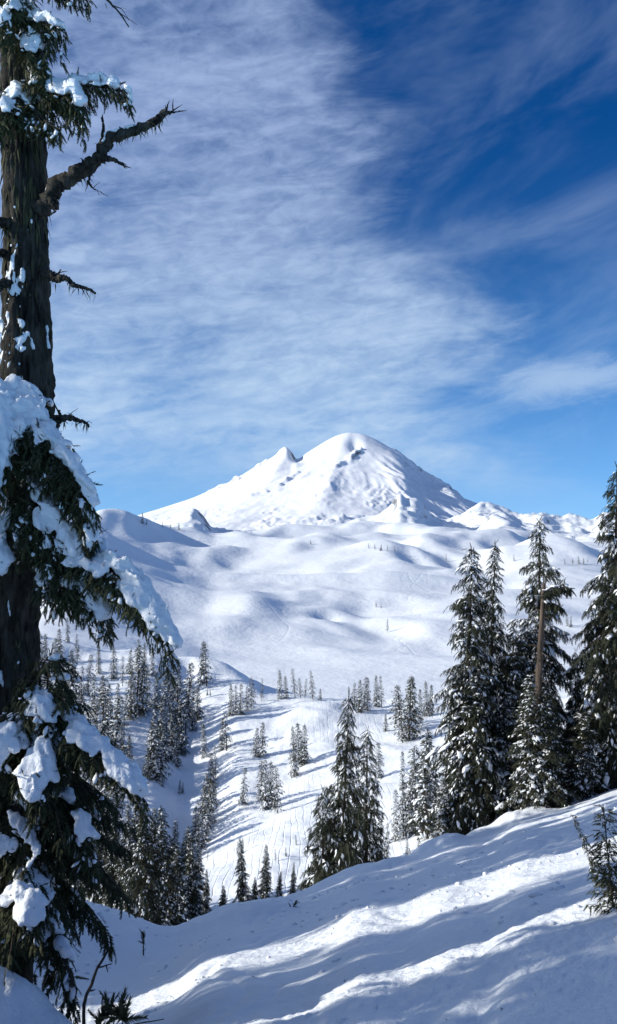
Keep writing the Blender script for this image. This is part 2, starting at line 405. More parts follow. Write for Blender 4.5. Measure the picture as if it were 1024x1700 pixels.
# --- near slope
def near_cols():
    crest = {-2500: (30, 1640), -900: (28, 1560), -300: (27, 1480), 0: (27, 1462), 100: (26, 1496), 200: (25, 1532), 286: (24.5, 1566), 335: (25.5, 1546), 380: (27, 1524),
             440: (28.5, 1510), 500: (30, 1494), 525: (31, 1482), 560: (32, 1464), 600: (33, 1445), 660: (35, 1433), 740: (37, 1400), 800: (38, 1386), 860: (39, 1360), 940: (39.5, 1338), 1024: (40, 1310), 1300: (42, 1240), 1900: (42, 1160), 3500: (42, 1100)}
    s_l = {-2500: 0.43, -900: 0.43, -300: 0.43, 0: 0.43, 100: 0.425, 200: 0.42, 286: 0.40}
    cols = {}
    for x, (dc, pc) in crest.items():
        def pl(d, s): return 895 + 1472 * (1.65 / d + s)
        if x in s_l:
            s = s_l[x]
            pts = [(1.2, pl(1.2, s)), (2, pl(2, s)), (3.5, pl(3.5, s)), (6, pl(6, s)), (9, pl(9, s)), (13, pl(13, s)), (17.0, pl(17.0, s))]
            if x < 286: pts += [(19.5, pl(19.5, s) - (286 - max(x, -300)) * 0.06)]
            else: pts += [(20, pl(20, s) - 2)]
        else:
            s = (pc - 895) / 1472 - 1.65 / dc
            pts = [(d, pl(d, s)) for d in (1.2, 2, 3.5, 6, 9, 13, 18, 0.82 * dc)]
        zc = tan_el(pc) * dc
        pts += [(dc, pc)]
        for k, (dd, dz) in enumerate(((1.12, -0.30), (1.35, -0.46), (2.0, -0.62), (3.2, -0.75))):
            d2 = dc * dd; z2 = zc + dz * (d2 - dc); pts.append((d2, float(py_of(z2 / d2))))
        cols[x] = pts
    return cols
def near_extra(X, Y, PX):
    z = 0.14 * fbm(X / 7.5, Y / 7.0, 3, 0.45, 3) * sstep(Y, 3, 9)
    rg = sstep(fbm(X / 3.0, Y / 3.5, 2, .5, 6), -.15, .5)
    z += (0.016 + 0.018 * rg) * fbm(X / 0.8, Y / 0.8, 3, 0.55, 5) + (0.005 + 0.012 * rg) * fbm(X / 0.17, Y / 0.17, 3, 0.6, 9) * sstep(34 - Y, 0, 12)
    # snow heaped round the foot of the old tree
    m = P(-25, 1600, 8.6)
    z += 1.25 * np.exp(-(((X - m[0]) / 0.85) ** 2 + ((Y - 8.7) / 0.95) ** 2)) * (1 + 0.15 * fbm(X / 0.5, Y / 0.5, 2, 0.5, 12))
    # soft rolls and the lip along the crest
    for (px, py, d, h, rx, ry) in ((430, 1505, 27, 0.35, 1.3, 1.8), (745, 1400, 36, 0.5, 0.8, 1.0), (700, 1412, 36, 0.35, 0.6, 0.8), (655, 1430, 34, 0.35, 0.9, 0.9), (792, 1388, 37.5, 0.35, 0.7, 0.8), (840, 1368, 38, 0.5, 0.8, 0.9), (885, 1352, 38.5, 0.4, 0.7, 0.8)):
        q = P(px, py, d); z += h * np.exp(-(((X - q[0]) / rx) ** 2 + ((Y - d) / ry) ** 2))
    # skied grooves running down the run
    for (off, amp, wl, ph, dep, w) in ((-1.2, .5, 9, 0.3, .05, .10), (-0.8, .5, 9, .35, .05, .10), (1.6, .7, 11, 1.5, .05, .12), (2.0, .7, 11, 1.52, .04, .10), (5.2, .6, 8, 2.5, .06, .13), (5.65, .6, 8, 2.5, .05, .12), (8.2, .8, 13, .5, .05, .12), (8.6, .8, 13, .5, .05, .12), (9.3, .9, 10, 4, .05, .12)):
        c = off + amp * np.sin(Y / wl * 2 * np.pi + ph) + 0.02 * (Y - 15) ** 1
        z -= dep * np.exp(-((X - c) / w) ** 2) * (0.5 + 0.5 * perlin(Y / 2.5, X * 0 + off, 21)).clip(0, 1) * 1.4
    return z
S_NEAR = sheet('snow_slope', near_cols(), (1.2, 95), 430, (-2500, -60, 1090, 3500), 640, M_SNOW_NEAR, near_extra)

# --- wooded hillside across the draw
hill_cols = {
    -1500: [(38, 1900), (70, 1500), (110, 1340), (160, 1210), (220, 1090), (280, 1010), (330, 1000), (420, 1060)],
    -300: [(38, 1900), (70, 1580), (110, 1420), (160, 1280), (220, 1140), (280, 1040), (320, 1020), (420, 1090)],
    0: [(38, 1900), (70, 1590), (110, 1440), (160, 1310), (220, 1170), (280, 1065), (312, 1040), (420, 1090)],
    150: [(38, 1900), (70, 1600), (110, 1460), (160, 1335), (220, 1195), (270, 1105), (300, 1072), (420, 1110)],
    250: [(38, 1900), (72, 1605), (110, 1475), (155, 1362), (205, 1235), (250, 1140), (290, 1085), (420, 1120)],
    312: [(38, 1900), (75, 1612), (110, 1500), (150, 1402), (200, 1280), (240, 1190), (280, 1112), (292, 1096), (420, 1130)],
    345: [(38, 1900), (75, 1610), (110, 1496), (150, 1396), (195, 1286), (235, 1190), (275, 1112), (290, 1096), (420, 1130)],
    400: [(38, 1900), (75, 1606), (110, 1486), (150, 1376), (190, 1272), (232, 1178), (262, 1132), (285, 1118), (420, 1150)],
    450: [(38, 1900), (75, 1600), (110, 1475), (150, 1365), (190, 1265), (230, 1182), (248, 1158), (258, 1152), (420, 1200)],
    520: [(38, 1900), (75, 1590), (110, 1460), (150, 1345), (190, 1250), (228, 1176), (243, 1160), (252, 1156), (420, 1200)],
    620: [(38, 1900), (75, 1575), (110, 1445), (150, 1320), (190, 1235), (225, 1185), (243, 1170), (252, 1166), (420, 1200)],
    720: [(38, 1900), (75, 1560), (110, 1425), (150, 1300), (190, 1218), (222, 1178), (240, 1164), (250, 1160), (420, 1200)],
    860: [(38, 1900), (75, 1540), (110, 1400), (150, 1278), (190, 1198), (222, 1160), (240, 1148), (252, 1144), (420, 1190)],
    1024: [(38, 1900), (75, 1520), (110, 1375), (150, 1255), (190, 1175), (222, 1140), (245, 1126), (256, 1124), (420, 1180)],
    2500: [(38, 1900), (75, 1480), (110, 1330), (150, 1215), (190, 1135), (222, 1105), (245, 1096), (256, 1094), (420, 1150)]}
def hill_extra(X, Y, PX):
    z = 1.5 * fbm(X / 30, Y / 30, 3, 0.5, 31) * sstep(Y, 70, 140)
    z += 0.35 * fbm(X / 7, Y / 7, 3, 0.55, 35)
    return z
S_HILL = sheet('snow_hillside', hill_cols, (38, 420), 300, (-1500, -40, 1064, 2500), 440, M_SNOW_HILL, hill_extra)

# --- open bowl with knolls
def bowl_cols():
    crest = {-1500: (640, 820), -300: (680, 845), 0: (720, 852), 100: (800, 858), 170: (880, 864), 205: (900, 863), 240: (940, 869), 300: (1000, 879), 360: (1080, 885), 420: (1130, 882), 520: (1200, 876), 620: (1250, 872), 700: (1230, 880), 770: (1150, 888), 840: (1120, 882), 900: (1100, 905), 960: (1050, 922), 1024: (1000, 935), 1300: (950, 940), 2500: (950, 930)}
    cols = {}
    for x, (dc, pc) in crest.items():
        base = [(230, 1270), (300, 1155), (360, 1110), (430, 1070), (520, 1030), (610, 995), (686, 969), (700, 963), (740, 958), (830, 934), (920, 912), (1000, 900)]
        if x <= 360:
            f = min(1.0, (370 - x) / 270.0); f = f * f * (3 - 2 * f)
            side = [(230, 1230), (300, 1110), (360, 1055), (430, 1008), (520, 955), (610, 905), (686, 882), (700, 879), (740, 873), (830, 868), (920, 866), (1000, 868)]
            base = [(a[0], a[1] * (1 - f) + b[1] * f) for a, b in zip(base, side)]
        if x >= 900:
            base = [(d, p - 0 * d) for d, p in base]
        pts = [(d, max(p, pc + 2)) for d, p in base if d < dc - 25]
        z = tan_el(pc) * dc
        pts += [(dc, pc), (dc * 1.15, float(py_of((z - 0.12 * dc * .15) / (dc * 1.15)))), (dc * 1.6, float(py_of((z - 0.3 * dc * .6) / (dc * 1.6))))]
        cols[x] = pts
    return cols
def bowl_extra(X, Y, PX):
    k = sstep(Y, 300, 480)
    wx = X + 22 * perlin(X / 140, Y / 140, 61); wy = Y + 22 * perlin(X / 140, Y / 140, 62)
    n = fbm(wx / 95, wy / 120, 2, 0.42, 51)
    z = 12.5 * k * n * (0.5 + 0.5 * sstep(Y, 450, 900)) + 1.6 * k * perlin(wx / 26, wy / 34, 55)
    track = np.exp(-((Y - 702 - 0.05 * X) / 9.0) ** 2)
    z = z * (1 - 0.6 * np.exp(-((Y - 702) / 45.0) ** 2)) + 4.2 * track * sstep(X, -230, -150) * sstep(140 - X, 0, 60)
    for (px, d, h, rx, ry) in ((345, 860, 4, 50, 60), (470, 930, 10, 50, 50), (540, 980, 9, 40, 45), (400, 780, 6, 45, 40), (620, 1020, 9, 50, 50), (700, 900, 6, 60, 60), (300, 620, 7, 40, 50), (420, 560, 6, 35, 45), (840, 1040, 14, 55, 60), (760, 760, 5, 40, 40), (930, 860, 9, 70, 60), (350, 480, 5, 30, 40), (620, 640, 4, 40, 30)):
        xc = (px - 512.0) / F_PX * d; dx = (X - xc) / rx; dx = np.where(dx > 0, dx * 1.5, dx * 0.85)
        z = z + h * np.exp(-np.abs(dx) ** 2.2 - np.abs((Y - d) / ry) ** 2.2)
    # the shaded hollow and the two wind scoops
    for (px, py, d, h, rx, ry) in ((545, 1018, 540, -4.0, 9, 12), (560, 1012, 560, 3.5, 16, 16), (630, 1008, 580, 3.0, 12, 14), (610, 1000, 590, -1.5, 10, 12)):
        q = P(px, py, d); z = z + h * np.exp(-(((X - q[0]) / rx) ** 2 + ((Y - d) / ry) ** 2))
    return z
S_BOWL = sheet('snow_bowl', bowl_cols(), (230, 1900), 380, (-1500, -20, 1044, 2500), 440, M_SNOW_BOWL, bowl_extra)

# --- alpine ridges in front of the volcano
def ridge_cols(crest, dc, base, d0, power=1.5, back=0.5):
    cols = {}
    for x, pc in crest.items():
        pts = []
        for t in (0, 0.25, 0.5, 0.7, 0.85, 1.0):
            d = d0 + (dc - d0) * t; pts.append((d, base - (base - pc) * t ** power))
        z = tan_el(pc) * dc
        for dd in (1.08, 1.3): pts.append((dc * dd, float(py_of((z - back * dc * (dd - 1)) / (dc * dd)))))
        cols[x] = pts
    return cols
ridge_crest = {-1500: 850, 0: 866, 150: 868, 235: 866, 270: 864, 296: 858, 318: 851, 336: 862, 352: 878, 385: 886, 430: 882, 470: 879, 520: 877, 560: 872, 600: 868, 632: 856, 650: 845, 664: 833, 676: 842, 690: 846, 715: 864, 745: 878, 790: 884, 830: 868, 860: 878, 900: 884, 960: 890, 1024: 880, 2500: 870}
def ridge_extra(X, Y, PX):
    k = sstep(Y, 3600, 4800)
    r = fbm(X / 260, Y / 420, 5, 0.5, 71, True) - 1.0
    z = k * 24 * r + 7 * fbm(X / 120, Y / 120, 3, 0.5, 75) + 8 * (1 - k) * fbm(X / 240, Y / 300, 2, .5, 77)
    for (px, top, w_l, w_r, h) in ((666, 833, 100, 330, 44), (694, 850, 70, 280, 26), (318, 851, 150, 230, 16), (838, 868, 140, 260, 50), (600, 866, 70, 150, 28)):
        xr = (px - 512) / F_PX * Y + 20 * perlin(Y / 180, Y * 0 + px, 7); dx = X - xr
        z += h * np.where(dx < 0, np.exp(-(dx / w_l) ** 2), np.exp(-np.abs(dx / w_r) ** 1.3)) * sstep(Y, 4000, 5000) * (1 - sstep(Y, 5150, 5400))
    return z
S_RIDGE = sheet('snow_ridge', {x: [(1250, 1010), (1800, 945)] + c for x, c in ridge_cols(ridge_crest, 5200, 905, 2600, 1.6, 0.35).items()}, (1250, 6800), 200, (-1500, 100, 1044, 2500), 420, M_SNOW_RIDGE, ridge_extra, True)

shoulder_crest = {-1500: 900, 560: 900, 660: 880, 720: 862, 770: 850, 800: 838, 822: 842, 850: 852, 872: 856, 900: 849, 915: 858, 930: 860, 948: 857, 970: 861, 985: 860, 1004: 851, 1024: 855, 1100: 848, 1400: 856, 2500: 850}
def shoulder_extra(X, Y, PX):
    k = sstep(Y, 5600, 8000)
    return k * 45 * (fbm(X / 520, Y / 700, 5, 0.52, 81, True) - 1.0) + 10 * fbm(X / 200, Y / 200, 3, 0.5, 85)
S_SHOULDER = sheet('snow_shoulder', ridge_cols(shoulder_crest, 8600, 930, 5200, 1.3, 0.3), (5200, 10500), 150, (-1500, 500, 1044, 2500), 330, M_SNOW_RIDGE, shoulder_extra, True)

peak_crest = {-2500: 900, -600: 885, 60: 880, 150: 872, 205: 862, 245: 850, 290: 836, 320: 826, 345: 815, 375: 802, 405: 786, 430: 771, 450: 763, 466: 754, 477: 749, 485: 756, 492: 766, 505: 756, 525: 742, 545: 730, 562: 722, 580: 718, 598: 720, 615: 727, 632: 737, 650: 750, 670: 763, 690: 776, 710: 790, 730: 804, 750: 817, 775: 829, 800: 838, 850: 850, 920: 862, 1024: 868, 2500: 890}
_pk = np.arange(-2500, 2501, 5.0); _pc = pchip(sorted(peak_crest), [peak_crest[k] for k in sorted(peak_crest)], _pk)
def _gs(sig):
    k = np.exp(-0.5 * (np.arange(-200, 205, 5.0) / sig) ** 2); k /= k.sum()
    return np.convolve(np.pad(_pc, 40, mode='edge'), k, mode='valid')
_pc1, _pc2 = _gs(22.0), _gs(60.0)
def peak_cols():
    cols = {}; dc = 15000.0
    for x in list(range(-2500, -100, 300)) + list(range(-100, 1100, 8)) + list(range(1150, 2501, 150)):
        pc, p1, p2 = (float(np.interp(x, _pk, c)) for c in (_pc, _pc1, _pc2))
        pts = [(9000, 905)]
        for t in (0.2, 0.4, 0.6, 0.8, 0.9, 0.96, 1.0):
            d = 9000 + 6000 * t; q = p2 if t < .85 else (p1 if t < .95 else pc)
            pts.append((d, 905 - (905 - q) * t ** 1.15))
        z = tan_el(pc) * dc
        for dd in (1.03, 1.2): pts.append((dc * dd, float(py_of((z - 0.35 * dc * (dd - 1)) / (dc * dd)))))
        cols[x] = pts
    return cols
def face_d(px, py):
    pc = float(np.interp(px, _pk, _pc1)); t = np.clip((905 - py) / (905 - pc), 0.02, 0.99) ** (1 / 1.15)
    return 9000 + 6000 * t
def arete(X, Y, pts, A, wl, wr):
    """a sharp rib: gentle on its left, steep on its right"""
    q = np.array(sorted([(face_d(x, y), (x - 512.0) / F_PX * face_d(x, y), a) for x, y, a in pts]))
    xr = np.interp(Y, q[:, 0], q[:, 1]); am = np.interp(Y, q[:, 0], q[:, 2], left=0, right=0)
    xr = xr + 45 * perlin(Y / 260, Y * 0 + 3, 5)
    dx = X - xr
    return A * am * np.where(dx < 0, np.exp(-(dx / wl) ** 2), np.exp(-np.abs(dx / wr) ** 1.2))
def outcrop(X, Y, x1, y1, x2, y2, h, w):
    d1, d2 = face_d(x1, y1), face_d(x2, y2); a = np.array(((x1 - 512) / F_PX * d1, d1)); b = np.array(((x2 - 512) / F_PX * d2, d2))
    v = b - a; L = np.hypot(*v); t = np.clip(((X - a[0]) * v[0] + (Y - a[1]) * v[1]) / L ** 2, 0, 1)
    dist = np.hypot(X - a[0] - t * v[0], Y - a[1] - t * v[1]) + 30 * perlin(X / 90, Y / 90, 17)
    return h * np.exp(-(np.abs(dist) / w) ** 2.5) * (0.6 + 0.6 * perlin(X / 130, Y / 130, 19))
def peak_extra(X, Y, PX):
    sx, sy = P(580, 718, 15000)[:2]
    dx = X - sx; dy = Y - sy; rr = np.hypot(dx, dy) + 1; th = np.arctan2(dx, -dy)
    k = 1 - sstep(Y, 14500, 15000) * 0.85
    z = 20 * k * (fbm(th * 3.2, rr / 4200, 3, 0.45, 91, True) - 1.0) * sstep(rr, 200, 2200)
    z += 30 * k * fbm(X / 800, Y / 1100, 4, 0.5, 95) * sstep(rr, 300, 1500)
    z += 42 * k * (fbm(th * 7.0 + 2, rr / 1900, 4, 0.55, 93, True) - 1.0) * sstep(dx, 150, 900) * sstep(rr, 400, 1500)
    rough = sstep(fbm(X / 700 + 4, Y / 1200, 3, .5, 97), -0.05, 0.5) * sstep(13800 - Y, 0, 1800)
    z += (2 + 16 * rough) * k * (fbm(X / 170, Y / 620, 5, 0.6, 98, True) - .8)
    z += arete(X, Y, [(655, 752, .3), (668, 768, .8), (666, 785, 1), (670, 810, 1.0), (684, 840, .6), (700, 862, 0)], 170, 420, 400)
    z += arete(X, Y, [(720, 800, .5), (740, 815, 1), (752, 838, 1), (770, 860, .2)], 130, 260, 240)
    z += arete(X, Y, [(478, 752, .6), (462, 780, .8), (440, 810, .3), (425, 830, 0)], 110, 330, 260)
    z += arete(X, Y, [(560, 760, .2), (545, 800, .7), (530, 850, .6), (520, 880, 0)], 70, 380, 330)
    q = P(590, 752, 14300); z -= 90 * np.exp(-(((X - q[0]) / 110) ** 2 + ((Y - 14500) / 260) ** 2))
    for o in ((345, 818, 395, 795, 75, 60), (400, 795, 440, 772, 75, 55), (452, 768, 470, 758, 60, 45), (462, 804, 492, 786, 60, 45), (414, 826, 440, 816, 45, 50), (556, 768, 572, 760, 70, 50), (578, 758, 596, 746, 80, 60), (655, 756, 690, 778, 60, 50),
              (700, 790, 745, 822, 70, 55), (430, 868, 470, 862, 60, 60), (480, 872, 520, 866, 60, 70), (540, 868, 600, 858, 60, 60), (740, 812, 770, 836, 70, 60)):
        z += outcrop(X, Y, *o)
    return z
S_PEAK = sheet('snow_volcano', peak_cols(), (9000, 18000), 260, (-2500, 100, 960, 2500), 520, M_SNOW_PEAK, peak_extra, True)
# ground sheet under everything, to the horizon
gv = np.array([(-60000, -60, -260.0), (60000, -60, -260.0), (60000, 70000, -420.0), (-60000, 70000, -420.0)])
g = link('ground', raw_mesh('ground', gv, [np.array([[0, 1, 2, 3]])]), M_SNOW_RIDGE); g['kind'] = 'structure'

# ------------------------------------------------------------------ conifers
def twig_template(rng, n=6, w=0.30, fold=0.10):
    V = []; Fc = []
    def tri(a, b, c):
        i = len(V); V.extend((a, b, c)); Fc.append((i, i + 1, i + 2))
    z = lambda x: -0.22 * x * x
    for i in range(n):
        x = (i + 0.2) / n
        for s in (-1, 1):
            ww = w * (1.05 - 0.75 * x) * rng.uniform(0.7, 1.15)
            tri((x - 0.02, 0, z(x)), (x + 0.13, 0, z(x + .13)), (x + 0.20 + rng.uniform(0, .06), s * ww, z(x + .2) - rng.uniform(0, fold) - 0.03))
    tri((0.0, -0.02, 0), (0.0, 0.02, 0), (1.05, 0, z(1.05)))
    tri((0.72, -0.06, z(.72)), (0.72, 0.06, z(.72)), (1.08, 0, z(1.08)))
    # weld the spine so that the spray is one island
    V = np.array(V); Fc = np.array(Fc)
    return V, Fc
_rt = np.random.default_rng(5)
TWIGS = [twig_template(_rt, 6) for _ in range(4)]
TWIGS_FINE = [twig_template(_rt, 10, 0.24, 0.14) for _ in range(5)]
def diamond():
    V = np.array([(0, 0, 0), (.35, .24, -.06), (.4, 0, .03), (.35, -.24, -.06), (1, 0, -.24)], float)
    return V, np.array([(0, 2, 1), (0, 3, 2), (1, 2, 4), (2, 3, 4)])
DIAMOND = diamond()
def ico(sub):
    import bmesh
    bm = bmesh.new(); bmesh.ops.create_icosphere(bm, subdivisions=sub, radius=1.0)
    V = np.array([v.co[:] for v in bm.verts]); Fc = np.array([[v.index for v in f.verts] for f in bm.faces]); bm.free()
    return V, Fc
def lump_template(rng, sub, amp=0.5):
    V, Fc = ico(sub); o = rng.uniform(0, 50)
    n = perlin(V[:, 0] * 1.6 + o, V[:, 1] * 1.6 + V[:, 2] * 1.1, 3) + 0.5 * perlin(V[:, 0] * 3.4 + o, V[:, 1] * 3.4 - V[:, 2] * 2, 4)
    V = V * (1 + amp * n)[:, None]; V[:, 2] = np.where(V[:, 2] < 0, V[:, 2] * 0.45, V[:, 2])
    return V, Fc
LUMPS = [lump_template(_rt, 2) for _ in range(5)]
LUMPS1 = [lump_template(_rt, 1, 0.45) for _ in range(4)]

def scatter(bag, templates, rng, Pn, D, U, S):
    if len(Pn) == 0: return
    Pn, D, U, S = (np.asarray(a, float) for a in (Pn, D, U, S))
    R = frames(D, U); pick = rng.integers(0, len(templates), len(Pn))
    for k, (tv, tf) in enumerate(templates):
        mk = pick == k
        if mk.any(): bag.add(*instance(tv, tf, Pn[mk], R[mk], S[mk]))

def conifer_parts(seed, H, R, nb, cb=0.05, sub=0.30, tw=0.30, droop=0.35, snow=0.6, lump=(0.16, 0.34), power=0.8, e_lo=-20, e_hi=40,
                  templates=TWIGS, lumps=LUMPS, trunk_r=None, ntw=3, lean=0.0, gap=0.35, lumps_only=False, hang=0.35):
    """trunk, foliage and snow of one conifer standing at the origin"""
    rng = np.random.default_rng(seed); UP = np.array((0, 0, 1.0))
    wood = Bag(); fol = Bag(); sn = Bag()
    tr = trunk_r or H * 0.014
    hh = np.linspace(-0.6, H, 18); lx = lean * (np.clip(hh, 0, H) / H) ** 1.6 * H
    wob = 0.006 * H * perlin(hh / (H * 0.3) + seed, hh * 0 + 3.3)
    axis = np.stack((lx + wob, wob * 0.5, hh), -1)
    wood.add(*tube(axis, np.maximum(tr * (1 - np.clip(hh, 0, H) / H) ** 0.8, 0.012), 8, 0.12, seed))
    def ax(h): return np.array((np.interp(h, hh, axis[:, 0]), np.interp(h, hh, axis[:, 1]), h))
    fP, fD, fU, fS = [], [], [], []; sP, sD, sU, sS = [], [], [], []
    lum = []
    for b in range(nb):
        t = cb + (1 - cb) * ((b + rng.random()) / nb) ** 0.92
        if t > 0.995: continue
        a = b * 2.39996 + rng.normal(0, 0.5)
        prof = ((1 - t) / (1 - cb)) ** power
        cl = 1 + gap * (perlin(np.array(a * 0.9 + seed * 3.1), np.array(t * 7.0), 14) * 1.8 + rng.normal(0, 0.35))
        Lb = max(R * prof * np.clip(cl, 0.35, 1.5), 0.10 + 0.02 * H * (1 - t))
        e0 = math.radians(e_lo + (e_hi - e_lo) * t ** 1.6 + rng.normal(0, 8))
        out = np.array((math.cos(a), math.sin(a), 0.0)); side = np.array((-math.sin(a), math.cos(a), 0.0))
        base = ax(t * H)
        def cur(s): return base + out * (Lb * s * math.cos(e0)) + UP * (Lb * (math.tan(e0) * s * math.cos(e0) - droop * s * s * (0.4 + 0.6 * prof)))
        def tan(s): return unit(out * math.cos(e0) + UP * (math.sin(e0) - 2 * droop * s * (0.4 + 0.6 * prof)))
        ss = np.linspace(0, 1, 5); wood.add(*tube(np.array([cur(s) for s in ss]), np.linspace(max(0.012 * Lb, 0.006) * 1.3, 0.003, 5), 4))
        sf = snow * float(np.clip(0.9 + 2.4 * perlin(np.array(a * 1.1 + seed), np.array(t * 11.0), 15), 0.08, 2.4))
        ns = max(3, int(Lb / sub * 2.2))
        for i in range(ns):
            s = 0.12 + 0.88 * (i + rng.random()) / ns
            p = cur(s); T = tan(s); sg = 1 if i % 2 else -1
            ang = math.radians(rng.uniform(38, 72)) * (1 - 0.35 * s)
            dr = unit(T * math.cos(ang) + side * sg * math.sin(ang) + UP * (-hang * rng.uniform(0.2, 1.2)))
            l = (0.42 * Lb * (1 - s) ** 0.8 + tw * 0.5) * rng.uniform(0.6, 1.15); l = min(l, 1.1 * Lb)
            kk = max(1, int(round(ntw * l / (tw * 1.3))))
            for q in range(kk):
                v = (q + 0.3 + 0.6 * rng.random()) / kk
                pp = p + dr * l * v * 0.85
                sd2 = unit(np.cross(UP, dr)) * (1 if q % 2 else -1)
                d2 = unit(dr + sd2 * rng.uniform(0.0, 0.9) + UP * (-hang * 1.3 * rng.uniform(0, 1.2)))
                sz = tw * rng.uniform(0.65, 1.25)
                fP.append(pp); fD.append(d2); fU.append(UP + rng.normal(0, .35, 3)); fS.append((sz, sz * rng.uniform(0.8, 1.3), sz))
                if rng.random() < sf * 0.55:
                    sP.append(pp + UP * (0.02 + 0.05 * tw)); sD.append(d2 + UP * 0.10); sU.append(UP + rng.normal(0, .15, 3)); sS.append((sz * rng.uniform(.5, .95), sz * rng.uniform(.5, 1.0), sz * .8))
        # snow pillows on the bough
        nl = rng.poisson(sf * (0.6 + Lb / (lump[1] * 2.4)))
        for _ in range(nl):
            s = rng.uniform(0.25, 0.98); r = rng.uniform(*lump) * (0.45 + 0.55 * prof)
            wd = 0.30 * Lb * (1 - s) ** 0.8 + 0.4 * tw
            p = cur(s) + side * rng.uniform(-1, 1) * wd + UP * (0.10 * r + 0.03)
            p[2] -= 0.25 * hang * wd * rng.random()
            lum.append((p, tan(s) + side * rng.normal(0, .4), UP + rng.normal(0, .12, 3), (r * rng.uniform(.9, 1.9), r * rng.uniform(.5, 1.0), r * rng.uniform(.22, .42))))
    # leader
    for k in range(5):
        fP.append(ax(H - 0.08 * tw * k * 3)); fD.append(unit(np.array((rng.normal(0, .5), rng.normal(0, .5), 1.0)))); fU.append((1, 0, .1)); fS.append((tw * .8, tw * .6, tw * .6))
    scatter(fol, templates, rng, fP, fD, fU, fS)
    scatter(sn, [DIAMOND], rng, sP, sD, sU, sS)
    if lumps_only: return wood, fol, sn, lum
    if lum: scatter(sn, lumps, rng, [l[0] for l in lum], [l[1] for l in lum], [l[2] for l in lum], [l[3] for l in lum])
    return wood, fol, sn
class Kind: pass
def kind(name, fol_mat, **kw):
    w, f, s = conifer_parts(**kw); k = Kind(); k.H = kw['H']
    k.trunk = w.mesh(name + '_trunk'); k.trunk.materials.append(M_BARK2)
    k.crown = f.mesh(name + '_crown', False); k.crown.materials.append(fol_mat)
    k.snow = s.mesh(name + '_snow'); k.snow.materials.append(M_SNOW_TREE)
    return k
def plant(k, loc, h, rz, label, group=None, wid=1.0, name='fir_tree', tilt=(0, 0)):
    o = empty(name, tuple(loc)); s = h / k.H
    o.scale = (s * wid, s * wid, s); o.rotation_mode = 'ZYX'; o.rotation_euler = (tilt[0], tilt[1], rz)
    tag(o, label, 'tree', group)
    for nm, me in (('trunk', k.trunk), ('crown', k.crown), ('snow_load', k.snow)):
        q = link(nm, me, None, o)
        if nm != 'trunk': q['kind'] = 'stuff'
    return o
NEAR = [kind('tall_fir_%d' % i, M_FOL, seed=100 + i, H=15.0, R=r, nb=nb, cb=c, sub=0.24, tw=0.40, droop=dr, snow=sn, lump=(0.10, 0.30), power=pw, e_lo=-24, e_hi=30, trunk_r=0.24, gap=g, hang=.5)
        for i, (r, nb, c, dr, sn, pw, g) in enumerate(((2.3, 215, .04, .42, .42, .60, .75), (2.1, 225, .06, .38, .24, .85, .65), (2.5, 190, .10, .48, .34, .65, .95), (3.2, 240, .02, .42, .24, .82, .6), (1.9, 200, .03, .42, .65, .7, .6)))]
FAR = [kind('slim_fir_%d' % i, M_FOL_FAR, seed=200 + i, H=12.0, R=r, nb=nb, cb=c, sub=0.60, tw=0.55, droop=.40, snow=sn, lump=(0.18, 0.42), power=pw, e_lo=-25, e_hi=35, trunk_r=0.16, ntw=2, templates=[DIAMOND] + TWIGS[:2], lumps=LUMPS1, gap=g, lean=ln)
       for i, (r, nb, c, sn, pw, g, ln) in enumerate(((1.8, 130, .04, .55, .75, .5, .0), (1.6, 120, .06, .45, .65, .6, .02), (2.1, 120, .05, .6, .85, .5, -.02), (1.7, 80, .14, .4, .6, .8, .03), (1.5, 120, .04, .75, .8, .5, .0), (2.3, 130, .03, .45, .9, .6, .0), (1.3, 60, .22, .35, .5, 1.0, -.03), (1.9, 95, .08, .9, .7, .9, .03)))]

# ------------------------------------------------------------------ trees on the hillside
ORD = ['first', 'second', 'third', 'fourth', 'fifth', 'sixth', 'seventh', 'eighth', 'ninth', 'tenth', 'eleventh', 'twelfth']
_rp = np.random.default_rng(77)
def clump(where, group, spots, sh, dmin=0.0, kinds=None, name='fir_tree', look='snow-dusted fir'):
    """spots: (x, row of the foot, height) in photograph pixels; each becomes a tree on the ground of sheet sh"""
    spots = sorted(spots); n = len(spots)
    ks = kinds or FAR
    for i, (x, y, h) in enumerate(spots):
        g = hit(sh, x, y, dmin)
        hm = h * g[1] / F_PX * 1.04
        if n == 1: lab = '%s %s' % (look, where)
        elif n == 2: lab = '%s of two %ss %s' % (('left', 'right')[i], look, where)
        else: lab = '%s %s from left %s' % (look, ORD[i], where)
        plant(ks[int(_rp.integers(0, len(ks)))], g - np.array((0, 0, 0.02 * hm)), hm, _rp.uniform(0, 6.28), lab, group, _rp.uniform(0.8, 1.35), name, (_rp.normal(0, .03), _rp.normal(0, .035)))
H_ = S_HILL
clump('at the top of the snow chute', 'firs on the hillside', [(336, 1138, 68), (344, 1142, 70)], H_)
clump('in the row climbing to the crest right of the chute', 'firs on the hillside', [(384, 1190, 50), (392, 1186, 44), (400, 1188, 50), (417, 1177, 50), (435, 1165, 36), (377, 1249, 60), (369, 1249, 52), (410, 1183, 40)], H_)
clump('in the line of trees along the chute\'s right edge', 'firs on the hillside', [(359, 1294, 52), (351, 1305, 50), (349, 1375, 75), (341, 1380, 70), (331, 1392, 58), (355, 1340, 60), (346, 1345, 58), (325, 1400, 55)], H_)
clump('in the clump on the rounded knoll under the bowl', 'firs on the hillside', [(465, 1162, 46), (475, 1161, 36), (490, 1161, 48), (499, 1161, 33), (506, 1161, 31), (519, 1162, 46), (531, 1163, 18)], H_)
